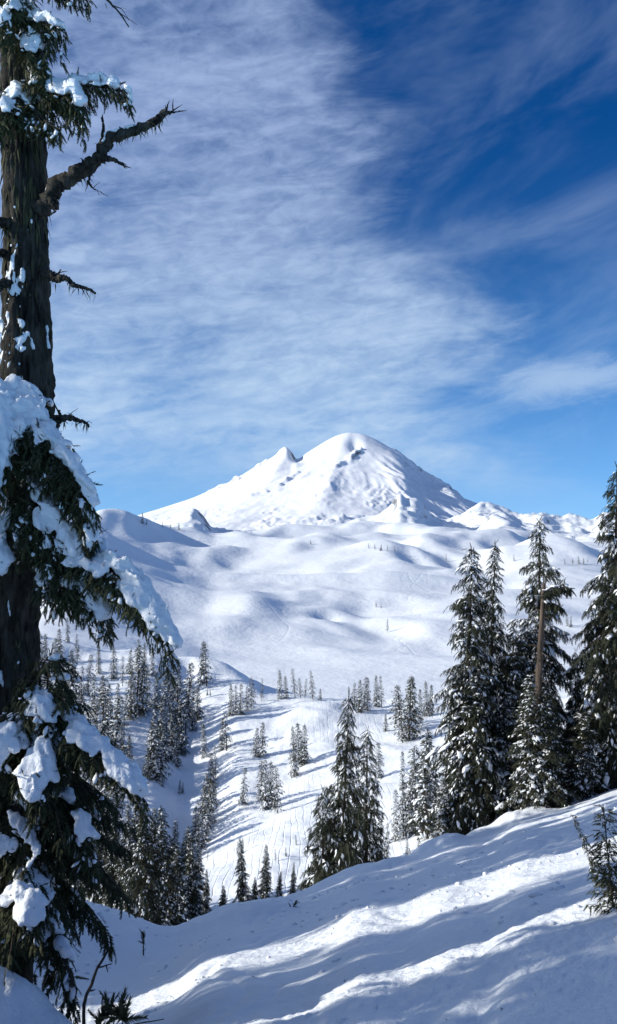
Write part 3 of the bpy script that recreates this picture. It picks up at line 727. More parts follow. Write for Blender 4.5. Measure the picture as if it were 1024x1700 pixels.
clump('on the slope below the rounded knoll', 'firs on the hillside', [(425, 1259, 46), (436, 1259, 54)], H_)
clump('in the trio behind the dark pair\'s left side', 'firs on the hillside', [(489, 1289, 80), (496, 1270, 64), (505, 1269, 62)], H_)
clump('standing alone on the open slope midway to the chute', 'firs on the hillside', [(404, 1340, 60)], H_)
clump('in the tight clump on the mid slope', 'firs on the hillside', [(433, 1330, 62), (441, 1345, 80), (450, 1343, 74), (461, 1350, 76)], H_)
clump('in the clump left of the chute\'s upper end', 'firs on the hillside', [(329, 1196, 54), (313, 1190, 84), (296, 1203, 90), (283, 1213, 100), (303, 1254, 86), (341, 1257, 54), (289, 1240, 80), (310, 1225, 75)], H_)
clump('in the tall clump on the chute\'s left bank', 'firs on the hillside', [(257, 1295, 112), (268, 1295, 100), (250, 1290, 90), (262, 1300, 70), (277, 1285, 84), (247, 1296, 50)], H_)
clump('in the clump under the snowy bough\'s tip', 'firs on the hillside', [(227, 1190, 110), (237, 1188, 85), (219, 1193, 76), (245, 1180, 70), (262, 1180, 60)], H_)
clump('in the dense stand on the left slope', 'firs on the hillside', [(171, 1254, 122), (191, 1274, 112), (181, 1264, 97), (214, 1285, 61), (202, 1285, 81), (161, 1254, 76), (150, 1240, 80), (140, 1245, 90), (128, 1235, 85), (176, 1230, 70)], H_)
clump('in the upper left stand beneath the big bough', 'firs on the hillside', [(148, 1158, 66), (125, 1152, 71), (115, 1147, 50), (104, 1140, 60), (92, 1130, 64), (136, 1180, 70), (160, 1185, 62), (170, 1175, 50), (114, 1068, 40)], H_)
clump('behind the old tree\'s trunk on the far slope', 'firs on the hillside', [(55, 1060, 50), (68, 1115, 60), (84, 1180, 80), (98, 1200, 85), (112, 1215, 80)], H_)
clump('crowning the slope just behind the dark pair', 'firs on the hillside', [(588, 1181, 44), (596, 1183, 52), (603, 1180, 53), (610, 1180, 53)], H_)
clump('on the crest right of the dark pair\'s top', 'firs on the hillside', [(624, 1174, 50), (633, 1175, 50)], H_)
clump('standing alone, smallest on the upper right slope', 'firs on the hillside', [(639, 1216, 28)], H_)
clump('in the broad clump on the upper right slope', 'firs on the hillside', [(655, 1208, 66), (663, 1205, 63), (667, 1235, 70), (678, 1230, 100), (686, 1218, 90), (696, 1202, 56), (707, 1190, 56), (713, 1187, 47), (672, 1212, 74)], H_)
clump('peeking out right of the dark pair', 'firs on the hillside', [(628, 1293, 56)], H_)
clump('by itself left of the lower right grove', 'firs on the hillside', [(667, 1311, 60)], H_)
clump('in the grove left of the tall right firs', 'firs on the hillside', [(655, 1399, 81), (668, 1392, 90), (680, 1386, 119), (690, 1370, 124), (699, 1390, 172), (707, 1392, 137), (721, 1377, 78), (732, 1390, 110), (745, 1385, 130), (712, 1340, 110)], H_)
clump('at the lip between the grove and dark pair', 'firs on the hillside', [(622, 1439, 60), (630, 1439, 78), (640, 1430, 60)], H_, look='thin snowy fir')
clump('poking out of the snow below the grove', 'saplings on the hillside', [(674, 1427, 30), (677, 1445, 34), (694, 1436, 40)], H_, name='fir_sapling', look='little fir sapling')
clump('dotting the open slope above the small dark firs', 'saplings on the hillside', [(396, 1421, 22), (403, 1419, 24), (346, 1430, 16), (458, 1432, 20), (475, 1424, 14), (492, 1404, 16)], H_, name='fir_sapling', look='tiny fir sapling')
clump('in the hollow of the chute', 'saplings on the hillside', [(300, 1320, 22), (305, 1318, 18), (272, 1308, 22), (240, 1297, 26), (350, 1158, 12), (345, 1157, 10)], H_, name='fir_sapling', look='small snowy sapling')
clump('in the far-left forest above the young fir', 'firs on the hillside', [(70, 1240, 90), (80, 1262, 95), (95, 1250, 80), (105, 1270, 100), (118, 1262, 92), (132, 1282, 90), (146, 1290, 100), (160, 1300, 88), (172, 1298, 92), (184, 1312, 84), (205, 1318, 76)], H_)
clump('along the lower edge of the left forest', 'firs on the hillside', [(128, 1345, 100), (140, 1360, 110), (152, 1352, 90), (165, 1375, 100), (180, 1385, 104), (196, 1378, 84), (120, 1330, 90)], H_)
clump('high on the left slope near its skyline', 'firs on the hillside', [(60, 1120, 50), (76, 1100, 44), (100, 1095, 46), (130, 1100, 44), (165, 1120, 44), (190, 1130, 50), (205, 1140, 48), (180, 1210, 70), (196, 1205, 66), (208, 1216, 62)], H_)
clump('on the sunny bank between forest and chute', 'firs on the hillside', [(275, 1180, 60), (290, 1165, 52), (300, 1160, 40), (318, 1150, 36), (270, 1230, 70), (285, 1262, 74), (296, 1275, 66), (320, 1215, 54)], H_)
clump('in the belt crossing the middle of the left slope', 'firs on the hillside', [(88, 1310, 80), (102, 1318, 84), (116, 1308, 76), (136, 1322, 82), (150, 1328, 74), (168, 1336, 84), (190, 1345, 76), (206, 1352, 70), (222, 1330, 60), (176, 1320, 62), (214, 1300, 70)], H_)
clump('at the bottom of the line running down the chute', 'firs on the hillside', [(336, 1410, 64), (344, 1398, 66), (330, 1422, 60), (352, 1362, 62), (338, 1362, 54), (318, 1432, 58)], H_)
clump('on the skyline shoulder of the left slope', 'firs on the hillside', [(216, 1120, 40), (228, 1110, 44), (240, 1118, 46), (254, 1125, 44), (268, 1132, 48), (280, 1140, 42), (64, 1160, 58), (76, 1150, 52), (52, 1190, 60)], H_)
# trees of the draw, lower left
clump('in the dark stand at the foot of the draw', 'firs in the draw', [(166, 1513, 140), (190, 1520, 150), (207, 1528, 120), (222, 1545, 170), (237, 1559, 205), (256, 1562, 190), (278, 1566, 213), (318, 1552, 160), (344, 1536, 88), (300, 1556, 150), (150, 1505, 110)], H_, 60, [NEAR[1], NEAR[3], NEAR[0], NEAR[1]], look='dusky fir')
clump('behind the dark stand in the draw', 'firs in the draw', [(180, 1490, 140), (200, 1480, 130), (216, 1492, 150), (228, 1486, 160), (246, 1500, 150), (262, 1510, 160), (288, 1520, 150), (306, 1525, 140), (330, 1528, 110)], H_, 60, [NEAR[1], NEAR[4]], look='slim dusky fir')
clump('low in the draw left of the dark stand', 'firs in the draw', [(120, 1500, 150), (135, 1500, 130)], H_, 60, NEAR, look='dusky fir')
clump('behind the crest left of the dark pair', 'small firs behind the crest', [(372, 1518, 46), (405, 1506, 108), (440, 1496, 88), (463, 1494, 45), (486, 1492, 54), (424, 1500, 40)], H_, 60, [NEAR[3], NEAR[1]], look='compact dark fir')
# specks in the bowl and on the ridges
clump('alone in the middle of the open bowl', 'scattered trees of the bowl', [(642, 1052, 22)], S_BOWL, 300, look='lone little fir')
clump('above the scoop in the bowl', 'scattered trees of the bowl', [(624, 1008, 9), (632, 1010, 7)], S_BOWL, 400, look='tiny distant fir')
clump('on the bowl\'s left skyline', 'scattered trees of the bowl', [(236, 872, 17), (243, 873, 10), (270, 876, 11), (283, 879, 8), (297, 880, 11)], S_BOWL, 500, look='distant fir')
clump('on the knolls in the upper bowl', 'scattered trees of the bowl', [(516, 906, 7), (612, 912, 9), (622, 913, 8), (632, 914, 10), (643, 915, 9), (655, 916, 8), (740, 932, 11), (785, 920, 10), (853, 934, 10)], S_BOWL, 500, look='speck of a fir')
clump('on the right edge of the bowl', 'scattered trees of the bowl', [(937, 937, 9), (950, 938, 10), (960, 938, 12), (968, 937, 11), (975, 936, 8), (940, 1040, 22), (946, 1042, 18)], S_BOWL, 300, look='faraway fir')

# ------------------------------------------------------------------ the tall trees near at hand
def stand(k, x, y_foot, y_top, d, rz, label, group, wid=1.0, sheet_=S_NEAR, x_top=None, name='tall_fir'):
    b = P(x, y_foot, d); b[2] = at_xy(sheet_, b[0], d) - 0.25 if sheet_ is not None else b[2]
    top = P(x if x_top is None else x_top, y_top, d); h = top[2] - b[2]
    return plant(k, b, h, rz, label, group, wid, name, (0, math.atan2(top[0] - b[0], h)))
GT = 'tall firs along the crest'
stand(NEAR[0], 770, 1385, 908, 41, 0.4, 'tall snow-laden fir at the left of the right-hand group', GT, .82, x_top=783)
stand(NEAR[1], 808, 1378, 903, 42.5, 2.2, 'slim dark fir with a needle-thin tip, second in the right-hand group', GT, .86, x_top=821)
stand(NEAR[2], 893, 1350, 864, 44, 4.1, 'tall ragged fir behind the bare snag', GT, .80, x_top=896)
stand(NEAR[3], 1015, 1330, 776, 41.5, 1.0, 'broad dark fir cut by the right edge of the picture', GT, 0.80, x_top=1024)
stand(NEAR[4], 845, 1376, 1150, 40.5, 0.9, 'short snow-draped fir in front of the slim dark fir', GT, 1.5)
stand(NEAR[4], 735, 1402, 1290, 40, 5.0, 'low snowy fir at the left foot of the right-hand group', GT, 1.5)
stand(NEAR[3], 915, 1350, 1150, 41, 3.0, 'mid-size bushy fir between the snag and the broad dark fir', GT, 1.1)
stand(NEAR[0], 968, 1335, 1180, 40.5, 5.5, 'snow-bent young fir under the broad dark fir', GT, 1.7)
stand(NEAR[0], 872, 1362, 1040, 43, 2.8, 'half-hidden fir left of the bare snag', GT, 1.0)
stand(NEAR[4], 752, 1396, 1170, 42, 3.6, 'narrow fir tucked under the leftmost tall fir', GT, 1.0)
stand(NEAR[4], 880, 1358, 1120, 38.9, 1.9, 'snow-plastered fir standing in front of the snag', GT, 1.5)
stand(NEAR[1], 905, 1352, 1140, 38.8, 4.4, 'dark young fir hiding the snag\'s right foot', GT, 1.6)
stand(NEAR[2], 852, 1365, 1040, 42, 5.4, 'ragged fir filling the gap between slim fir and snag', GT, .9)
stand(NEAR[3], 955, 1340, 1080, 43, 0.3, 'dark fir crowded behind the broad right-edge fir', GT, .7)
stand(NEAR[0], 790, 1383, 1120, 40.3, 3.3, 'snow-hung fir between the two leftmost tall firs', GT, 1.2)
GP = 'dark pair of firs behind the crest'
stand(NEAR[3], 554, 1505, 1150, 52, 2.0, 'large dark fir, the fuller one of the middle pair', GP, .64, S_HILL, x_top=578)
stand(NEAR[1], 600, 1465, 1210, 54, 0.2, 'slimmer dark fir, right-hand one of the middle pair', GP, .85, S_HILL, x_top=611)
stand(NEAR[3], 536, 1500, 1310, 51.5, 1.0, 'low bushy fir at the left foot of the middle pair', GP, .85, S_HILL)

# ------------------------------------------------------------------ firs left of the view, whose shade lies on the run
GS = 'firs beyond the left edge that shade the run'
SHADE = [(-19, 36.0, 15, 3), (-17, 33.0, 15, 2), (-21, 30.0, 17, 0), (-16, 27.2, 15, 1), (-20, 24.0, 19, 2), (-16, 21.5, 17, 3), (-21, 18.4, 22, 0), (-16, 16.6, 18, 1),
         (-16, 8.6, 15, 1), (-9.5, 6.6, 11, 4), (-11, 4.6, 14, 1), (-13, 3.0, 17, 4), (-23, 9.4, 15, 2)]
def shade_firs():
    side = ['farthest up the crest', 'second down the crest', 'third down the crest', 'fourth down the crest', 'fifth down the crest', 'sixth down the crest', 'seventh down the crest', 'lowest on the crest', 'standing behind the old tree', 'just in front of the old tree', 'nearest the viewer but one', 'nearest the viewer', 'farther out behind the old tree']
    for i, (x, y, h, k) in enumerate(SHADE):
        z = at_xy(S_NEAR, x, y) - 0.3
        plant(NEAR[k], (x, y, z), h, i * 1.3, 'tall fir outside the left edge of the view, ' + side[i], GS, 1.3 if y > 18 else 1.0, 'tall_fir')
shade_firs()

# ------------------------------------------------------------------ the old tree on the left
def remesh(lumps, voxel, name, smooth=1, bump=0.034):
    bag = Bag(); rng = np.random.default_rng(3)
    scatter(bag, LUMPS, rng, [l[0] for l in lumps], [l[1] for l in lumps], [l[2] for l in lumps], [l[3] for l in lumps])
    me = bag.mesh('tmp'); o = bpy.data.objects.new('tmp', me); COL.objects.link(o)
    r = o.modifiers.new('r', 'REMESH'); r.mode = 'VOXEL'; r.voxel_size = voxel; r.use_smooth_shade = True
    s = o.modifiers.new('s', 'SMOOTH'); s.iterations = smooth; s.factor = 0.6
    dg = bpy.context.evaluated_depsgraph_get(); out = bpy.data.meshes.new_from_object(o.evaluated_get(dg))
    bpy.data.objects.remove(o); bpy.data.meshes.remove(me); out.name = name
    n = len(out.vertices); co = np.empty(n * 3, np.float32); out.vertices.foreach_get('co', co); co = co.reshape(-1, 3)
    no = np.empty(n * 3, np.float32); out.vertex_normals.foreach_get('vector', no); no = no.reshape(-1, 3)
    co += no * (bump * fbm(co[:, 0] * 6 + co[:, 2] * 3, co[:, 1] * 6 - co[:, 2] * 4, 3, 0.5, 44) + .5 * bump * perlin(co[:, 0] * 22 + co[:, 2] * 9, co[:, 1] * 22 - co[:, 2] * 14, 47))[:, None]
    out.vertices.foreach_set('co', co.ravel()); out.update()
    out.materials.clear(); out.materials.append(M_SNOW_TREE)
    return out
def bough(parent, pts, width, seed, tw=0.125, sub=0.07, hang=0.55, snow=0.85, snow_r=(0.06, 0.13), cover=(0.05, 0.92), tiers=2, drop=0.16, base_r=0.035, taper=0.7, mat=None, voxel=0.024, dust=0.22):
    rng = np.random.default_rng(seed); UP = np.array((0, 0, 1.0))
    path = smooth_path([P(*p) for p in pts], 24); T = unit(np.gradient(path, axis=0)); Lp = np.linalg.norm(np.diff(path, axis=0), axis=1).sum()
    wood = Bag(); fol = Bag(); lum = []
    wood.add(*tube(path, np.linspace(base_r, 0.008, 24), 7, 0.25, seed))
    fP, fD, fU, fS = [], [], [], []; cP, cD, cU, cS = [], [], [], []
    for tier in range(tiers):
        off = -UP * drop * tier; k = 1.0 - 0.18 * tier
        n = int(Lp / sub * 2)
        for i in range(n):
            s = 0.04 + 0.96 * (i + rng.random()) / n; j = min(int(s * 23), 22); f = s * 23 - j
            p = path[j] * (1 - f) + path[j + 1] * f + off * (0.4 + 0.6 * rng.random()); t = T[j]
            side = unit(np.cross(t, UP)) * (1 if i % 2 else -1)
            ang = math.radians(rng.uniform(45, 80)) * (1 - 0.5 * s)
            d = unit(t * math.cos(ang) + side * math.sin(ang) - UP * hang * rng.uniform(0.3, 1.0))
            l = width * k * (0.35 + 0.65 * math.sin(math.pi * min(1, s * 0.75 + 0.2))) * (1 - taper * s ** 2) * rng.uniform(0.6, 1.1)
            if tier == 0 and rng.random() < 0.4: wood.add(*tube(np.array([p, p + d * l * .5 - UP * .01, p + d * l - UP * .05 * l]), (0.010, 0.006, 0.003), 4))
            m = max(2, int(l / 0.036))
            for q in range(m):
                v = (q + rng.random()) / m; pp = p + d * l * v - UP * 0.12 * l * v * v
                sd = unit(np.cross(d, UP)) * (1 if q % 2 else -1)
                d2 = unit(d * rng.uniform(.3, 1) + sd * rng.uniform(0, 1.0) - UP * rng.uniform(0.0, 0.9) * (1 + 0.5 * tier))
                z = tw * rng.uniform(0.5, 1.2)
                fP.append(pp); fD.append(d2); fU.append(UP + rng.normal(0, .5, 3)); fS.append((z, z * rng.uniform(.7, 1.2), z))
                if rng.random() < dust * (1 - .25 * tier) and perlin(np.array(pp[0] * 3.1 + seed), np.array(pp[2] * 3.1 + pp[1]), 23) > -.05:
                    c_ = rng.uniform(.012, .038); cP.append(pp + d2 * z * .35 + UP * .012); cD.append(d2 + UP * .1); cU.append(UP + rng.normal(0, .2, 3)); cS.append((c_ * rng.uniform(1, 2.2), c_, c_ * .55))
                if tier == 0 and rng.random() < .10:   # sprigs that stand through the snow
                    fP.append(pp + UP * .03); fD.append(unit(d * .7 + UP * rng.uniform(.2, .9) + rng.normal(0, .35, 3))); fU.append(rng.normal(0, 1, 3)); fS.append((z * 1.1, z * .8, z))
            if tier == 0 and cover[0] < s < cover[1] and rng.random() < snow:
                c = perlin(np.array(s * 4.3 + seed), np.array(1.7 * (i % 2)), 19)
                if c > -0.16:
                    for v in np.arange(0.0, 0.8, 0.14):
                        if rng.random() < 0.72:
                            r = rng.uniform(*snow_r) * (1 - 0.45 * v)
                            pp = p + d * l * v - UP * 0.12 * l * v * v + UP * (0.03 + 0.35 * r)
                            lum.append((pp, d + rng.normal(0, .2, 3), UP + rng.normal(0, .1, 3), (r * 1.35, r * 1.1, r * rng.uniform(.42, .72))))
    scatter(fol, TWIGS_FINE, rng, fP, fD, fU, fS)
    crumbs = Bag(); scatter(crumbs, LUMPS1, rng, cP, cD, cU, cS)
    w = link('bough', wood.mesh('bough'), M_BARK, parent)
    f = link('foliage', fol.mesh('foliage', False), mat or M_FOL_NEAR, w); f['kind'] = 'stuff'
    if not crumbs.empty():
        q = link('snow_dusting', crumbs.mesh('snow_dusting'), M_SNOW_TREE, w); q['kind'] = 'stuff'
    if lum:
        s = link('snow_pad', remesh(lum, voxel, 'snow_pad'), M_SNOW_TREE, w); s['kind'] = 'stuff'
    return w
def to_local(parent):
    """children were built in world coordinates: keep them where they stand"""
    bpy.context.view_layer.update(); inv = parent.matrix_world.inverted()
    for c in parent.children: c.matrix_parent_inverse = inv

def old_tree():
    D = 11.0
    base = P(-12, 1690, D); root = empty('old_fir', tuple(base))
    tag(root, 'huge old conifer with rough dark trunk and snow-heaped boughs along the left edge', 'tree')
    cl = [(-14, 1760, 62), (-12, 1600, 54), (-6, 1400, 50), (2, 1200, 47), (12, 1040, 45), (26, 880, 44), (40, 740, 40), (45, 640, 40), (44, 520, 35), (43, 400, 32), (40, 260, 32), (34, 130, 28), (27, 0, 25), (18, -200, 22), (12, -450, 20), (8, -700, 12), (6, -860, 3)]
    pts = np.array([P(x, y, D) for x, y, w in cl]); rr = np.array([w for *_, w in cl]) * D / F_PX
    n = 420; path = smooth_path(pts, n); zz = path[:, 2]; rad = np.interp(zz, pts[:, 2], rr)
    seg = 72; th = np.arange(seg) / seg * 2 * np.pi
    TH, ZZ = np.meshgrid(th, zz); cx, sx = np.cos(TH), np.sin(TH)
    wx = cx * 2.6 + 0.35 * perlin(ZZ * 1.3, sx * 2, 61)
    rid = fbm(wx * 2.2 + 0.25 * ZZ, sx * 5.2 + 0.22 * ZZ, 3, 0.6, 63, True) - 0.6
    pl = perlin(cx * 7 + ZZ * 1.6, sx * 7 + ZZ * 3.3, 66) + .6 * perlin(cx * 13 + ZZ * 2.6, sx * 13 - ZZ * 6.0, 67)
    R = rad[:, None] * (1 + 0.15 * rid + 0.09 * pl) + 0.022 * perlin(cx * 9 + 3, ZZ * 9 + sx * 9, 68)
    V = np.stack((path[:, 0:1] + R * cx, path[:, 1:2] + R * sx, ZZ), -1).reshape(-1, 3)
    i = np.arange(n - 1)[:, None] * seg; j = np.arange(seg)[None]; jn = (j + 1) % seg
    Fc = np.stack((i + j, i + jn, i + seg + jn, i + seg + j), -1).reshape(-1, 4)
    trunk = link('trunk', raw_mesh('trunk', V, [Fc]), M_BARK, root)
    # shaggy bark plates and lichen
    rng = np.random.default_rng(12); bag = Bag(); lp, ld, lu, ls = [], [], [], []
    for _ in range(4200):
        k = int(rng.integers(40, n - 120)); a = rng.uniform(0, 2 * np.pi); o = np.array((math.cos(a), math.sin(a), 0))
        up_ = path[k][2] > P(0, 430, D)[2]
        if not up_ and rng.random() < 0.45: continue
        p = path[k] + o * rad[k] * 1.02; l = rng.uniform(.05, .24) * (1.5 if up_ else .9)
        lp.append(p); ld.append(np.array((0, 0, -1.0)) + o * rng.uniform(.02, .25) + rng.normal(0, .08, 3)); lu.append(o); ls.append((l, l * rng.uniform(.12, .35), l * .3))
    scatter(bag, [DIAMOND], rng, lp, ld, lu, ls)
    q = link('lichen', bag.mesh('lichen', False), M_LICHEN, trunk); q['kind'] = 'stuff'
    bag = Bag(); a1, a2, a3, a4 = [], [], [], []
    for _ in range(260):   # powder caught in the bark
        y = rng.choice((470, 560, 600, 420, 1050)) + rng.normal(0, 45); zt = P(0, y, D)[2]; k = int(np.argmin(abs(zz - zt))); a = rng.normal(-2.2, .75)
        if perlin(np.array(a * 2.2), np.array(zt * 3.0), 81) < .0: continue
        o = np.array((math.cos(a), math.sin(a), 0)); r_ = rng.uniform(.006, .018)
        a1.append(path[k] + o * rad[k] * rng.uniform(.98, 1.06)); a2.append((0, 0, 1.0) + rng.normal(0, .3, 3)); a3.append(o); a4.append((r_ * rng.uniform(1, 2.2), r_, r_ * .6))
    scatter(bag, LUMPS1, rng, a1, a2, a3, a4); q = link('snow_dusting', bag.mesh('snow_dusting'), M_SNOW_TREE, trunk); q['kind'] = 'stuff'
    # snow plastered on the trunk
    lum = []
    for (x, y, w, h) in ((32, 455, 9, 30), (26, 478, 8, 14), (36, 494, 9, 10), (47, 470, 5, 12), (8, 545, 20, 18), (14, 575, 22, 22), (0, 590, 22, 14), (24, 540, 10, 14), (46, 542, 6, 9), (52, 570, 11, 9), (46, 585, 8, 6), (63, 576, 5, 9), (79, 545, 4, 20), (84, 575, 3, 18), (28, 610, 5, 12), (60, 380, 3, 10), (40, 425, 4, 12), (18, 1120, 5, 16), (30, 1010, 4, 18)):
        zt = P(x, y, D)[2]; k = int(np.argmin(abs(zz - zt))); dx = P(x, y, D)[0] - path[k][0]; dx = np.clip(dx, -rad[k] * .97, rad[k] * .97)
        o = np.array((dx, -math.sqrt(max(rad[k] ** 2 - dx * dx, 1e-4)), 0)); p = np.array((path[k][0], path[k][1], zt)) + o * 0.97; o = unit(o)
        for _ in range(4):
            jt = np.array((rng.normal(0, w * .4), 0, rng.normal(0, h * .4))) * D / F_PX
            lum.append((p + jt, np.array((0, 0, 1.0)) + rng.normal(0, .1, 3), o, (h * .6 * D / F_PX, w * .6 * D / F_PX, 0.05)))
    q = link('snow_patch', remesh(lum, 0.018, 'snow_patch', 2, 0.012), M_SNOW_TREE, trunk); q['kind'] = 'stuff'
    # bare broken branches
    def dead(pts, r0, r1, seed, lich=0, kids=()):
        b = Bag(); pth = smooth_path([P(*p) for p in pts], 70); pth = pth + r0 * .22 * np.stack([perlin(np.arange(70) * .23 + 9 * q, np.arange(70) * 0 + seed, 31) for q in range(3)], -1); b.add(*tube(pth, np.linspace(r0, r1, 70), 10, 0.75, seed))
        for ki, (kp, kr) in enumerate(kids):
            kq = smooth_path([P(*p) for p in kp], 24); kq = kq + kr * .5 * np.stack([perlin(np.arange(24) * .3 + 9 * q, np.arange(24) * 0 + seed + ki, 33) for q in range(3)], -1) * np.linspace(0, 1, 24)[:, None]
            b.add(*tube(kq, kr * (1 - np.linspace(0, .93, 24) ** .8), 7, 0.7, seed + 1 + ki))
            for _ in range(3):
                rg = np.random.default_rng(seed * 7 + ki * 3 + _); k0 = kq[int(rg.integers(6, 22))]; dv = unit(kq[-1] - kq[0] + rg.normal(0, .12, 3)) * rg.uniform(.05, .14) + rg.normal(0, .03, 3)
                b.add(*tube(np.array([k0, k0 + dv * .5 + rg.normal(0, .006, 3), k0 + dv]), (kr * .28, kr * .2, .002), 4))
        o = link('dead_branch', b.mesh('dead_branch'), M_BARK, root)
        if lich:
            rg = np.random.default_rng(seed); bb = Bag(); a1, a2, a3, a4 = [], [], [], []
            for _ in range(lich):
                k = int(rg.integers(1, 69)); p = pth[k] + rg.normal(0, .02, 3); l = rg.uniform(.04, .16)
                a1.append(p); a2.append(np.array((0, 0, -1.0)) + rg.normal(0, .35, 3)); a3.append(rg.normal(0, 1, 3)); a4.append((l, l * .22, l * .2))
            scatter(bb, [DIAMOND], rg, a1, a2, a3, a4); q = link('lichen', bb.mesh('lichen', False), M_LICHEN, o); q['kind'] = 'stuff'
        return o, pth
    o, pth = dead([(48, 362, 11.0), (74, 340, 10.85), (92, 312, 10.7), (110, 298, 10.6), (140, 280, 10.5), (165, 262, 10.4), (180, 232, 10.4), (205, 222, 10.4), (235, 212, 10.35), (262, 198, 10.3), (276, 186, 10.3)], 0.115, 0.038, 5, 420,
         kids=(([(270, 190, 10.3), (276, 182, 10.3), (279, 174, 10.3)], .04), ([(272, 188, 10.3), (288, 186, 10.3), (298, 186, 10.3)], .035), ([(165, 262, 10.4), (190, 266, 10.35), (211, 280, 10.3)], .05), ([(172, 250, 10.4), (172, 225, 10.45), (170, 195, 10.5)], .06),
               ([(140, 275, 10.5), (135, 262, 10.5)], .035), ([(145, 300, 10.4), (155, 313, 10.4), (168, 319, 10.4)], .02), ([(85, 330, 10.7), (92, 352, 10.6)], .06), ([(165, 262, 10.4), (150, 290, 10.4), (142, 318, 10.4)], .035)))
    lum = [(pth[k] + np.array((0, 0, .055)), pth[k + 1] - pth[k], np.array((0, 0, 1.0)), (.09, .05, .035)) for k in (3, 5, 7, 15, 17, 43, 45, 47, 49, 54)]
    q = link('snow_pad', remesh(lum, 0.016, 'snow_pad', 2, 0.008), M_SNOW_TREE, o); q['kind'] = 'stuff'
    dead([(72, 450, 10.8), (92, 462, 10.7), (108, 462, 10.6), (125, 474, 10.6), (145, 479, 10.6), (159, 488, 10.6)], 0.055, 0.012, 6, 50, kids=(([(95, 460, 10.7), (100, 447, 10.7)], .03), ([(85, 455, 10.7), (97, 470, 10.65)], .05), ([(136, 477, 10.6), (138, 485, 10.6)], .015)))
    dead([(80, 700, 10.8), (95, 696, 10.65), (110, 693, 10.6), (128, 697, 10.6), (142, 702, 10.6), (148, 708, 10.6)], 0.06, 0.012, 7, 60, kids=(([(100, 694, 10.6), (98, 680, 10.6)], .04), ([(95, 698, 10.6), (94, 725, 10.6)], .05), ([(105, 694, 10.6), (122, 688, 10.6)], .02), ([(142, 702, 10.6), (148, 699, 10.6)], .012)))
    dead([(14, 372, 10.8), (2, 368, 10.7), (-14, 360, 10.6)], 0.06, 0.03, 8, 40)
    dead([(14, 425, 10.8), (4, 420, 10.7), (-20, 424, 10.6)], 0.05, 0.03, 9, 40)
    dead([(16, 470, 10.8), (2, 472, 10.7), (-10, 500, 10.6), (-20, 520, 10.6)], 0.06, 0.02, 10, 60)
    dead([(60, -40, 10.8), (110, -18, 10.5), (165, -8, 10.3), (182, 4, 10.2), (200, 24, 10.2), (214, 45, 10.2)], 0.03, 0.006, 11, 10, kids=(([(196, 20, 10.2), (208, 28, 10.2), (222, 38, 10.2)], .008), ([(188, 10, 10.2), (200, 14, 10.2), (214, 34, 10.2)], .008)))
    # green boughs with their snow
    S = dict(snow_r=(.06, .13))
    bough(root, [(30, 640, 10.75), (55, 690, 10.4), (95, 750, 10.05), (130, 800, 9.85), (158, 850, 9.75)], .62, 21, tiers=3, drop=.22, **S)
    bough(root, [(20, 640, 10.75), (5, 690, 10.3), (-10, 760, 9.9), (-25, 830, 9.7)], .60, 22, tiers=3, drop=.22, snow_r=(.07, .145))
    bough(root, [(35, 760, 10.6), (60, 820, 10.2), (95, 880, 9.95), (130, 930, 9.85)], .5, 23, tiers=4, drop=.13, snow=.35)
    bough(root, [(60, 700, 10.5), (100, 770, 10.1), (135, 830, 9.9), (150, 890, 9.8), (145, 935, 9.8)], .42, 36, tiers=4, drop=.12, snow=.3, snow_r=(.05, .10))
    bough(root, [(40, 800, 10.3), (55, 860, 10.0), (80, 910, 9.9), (90, 950, 9.85)], .42, 37, tiers=3, drop=.12, snow=.25, snow_r=(.05, .10))
    bough(root, [(20, 830, 10.6), (10, 880, 10.2), (-5, 930, 9.95), (-10, 960, 9.85)], .42, 24, tiers=1, snow_r=(.07, .145))
    bough(root, [(25, 900, 10.7), (80, 905, 10.35), (130, 925, 10.1), (160, 940, 10.0)], .40, 25, tiers=2, snow=.7, **S)
    bough(root, [(60, 930, 10.5), (130, 912, 10.2), (185, 940, 9.9), (235, 990, 9.7), (268, 1040, 9.6), (288, 1082, 9.55)], .52, 26, tiers=3, drop=.16, snow_r=(.07, .145), cover=(.15, .95))
    bough(root, [(70, 960, 10.5), (110, 960, 10.2), (150, 985, 10.0), (185, 1030, 9.9)], .5, 27, tiers=4, drop=.13, snow_r=(.065, .135))
    bough(root, [(45, 130, 10.8), (85, 140, 10.5), (120, 158, 10.3), (142, 185, 10.2)], .46, 28, tiers=4, drop=.14, snow=.7, snow_r=(.06, .10))
    bough(root, [(110, 148, 10.7), (150, 138, 10.5), (185, 142, 10.4), (205, 155, 10.3), (218, 172, 10.3)], .30, 29, tiers=2, drop=.12, snow_r=(.05, .09), hang=.9)
    bough(root, [(40, 140, 10.8), (25, 165, 10.4), (5, 185, 10.2), (-10, 205, 10.1)], .46, 30, tiers=4, drop=.12, snow=.45, snow_r=(.05, .09))
    bough(root, [(45, 165, 10.8), (60, 185, 10.4), (80, 205, 10.2), (100, 215, 10.15)], .38, 31, tiers=3, drop=.08, snow=.1, hang=1.0)
    bough(root, [(40, 10, 10.8), (65, 30, 10.5), (85, 42, 10.35), (108, 50, 10.3)], .34, 32, tiers=4, drop=.14, snow=.4, snow_r=(.04, .08))
    bough(root, [(35, -30, 10.8), (20, 10, 10.4), (5, 40, 10.2)], .40, 33, tiers=4, drop=.16, snow=.4, snow_r=(.04, .08))
    bough(root, [(40, 60, 10.7), (60, 75, 10.4), (72, 100, 10.3), (70, 130, 10.3)], .32, 34, tiers=4, drop=.12, snow=.4, snow_r=(.05, .10), hang=1.0)
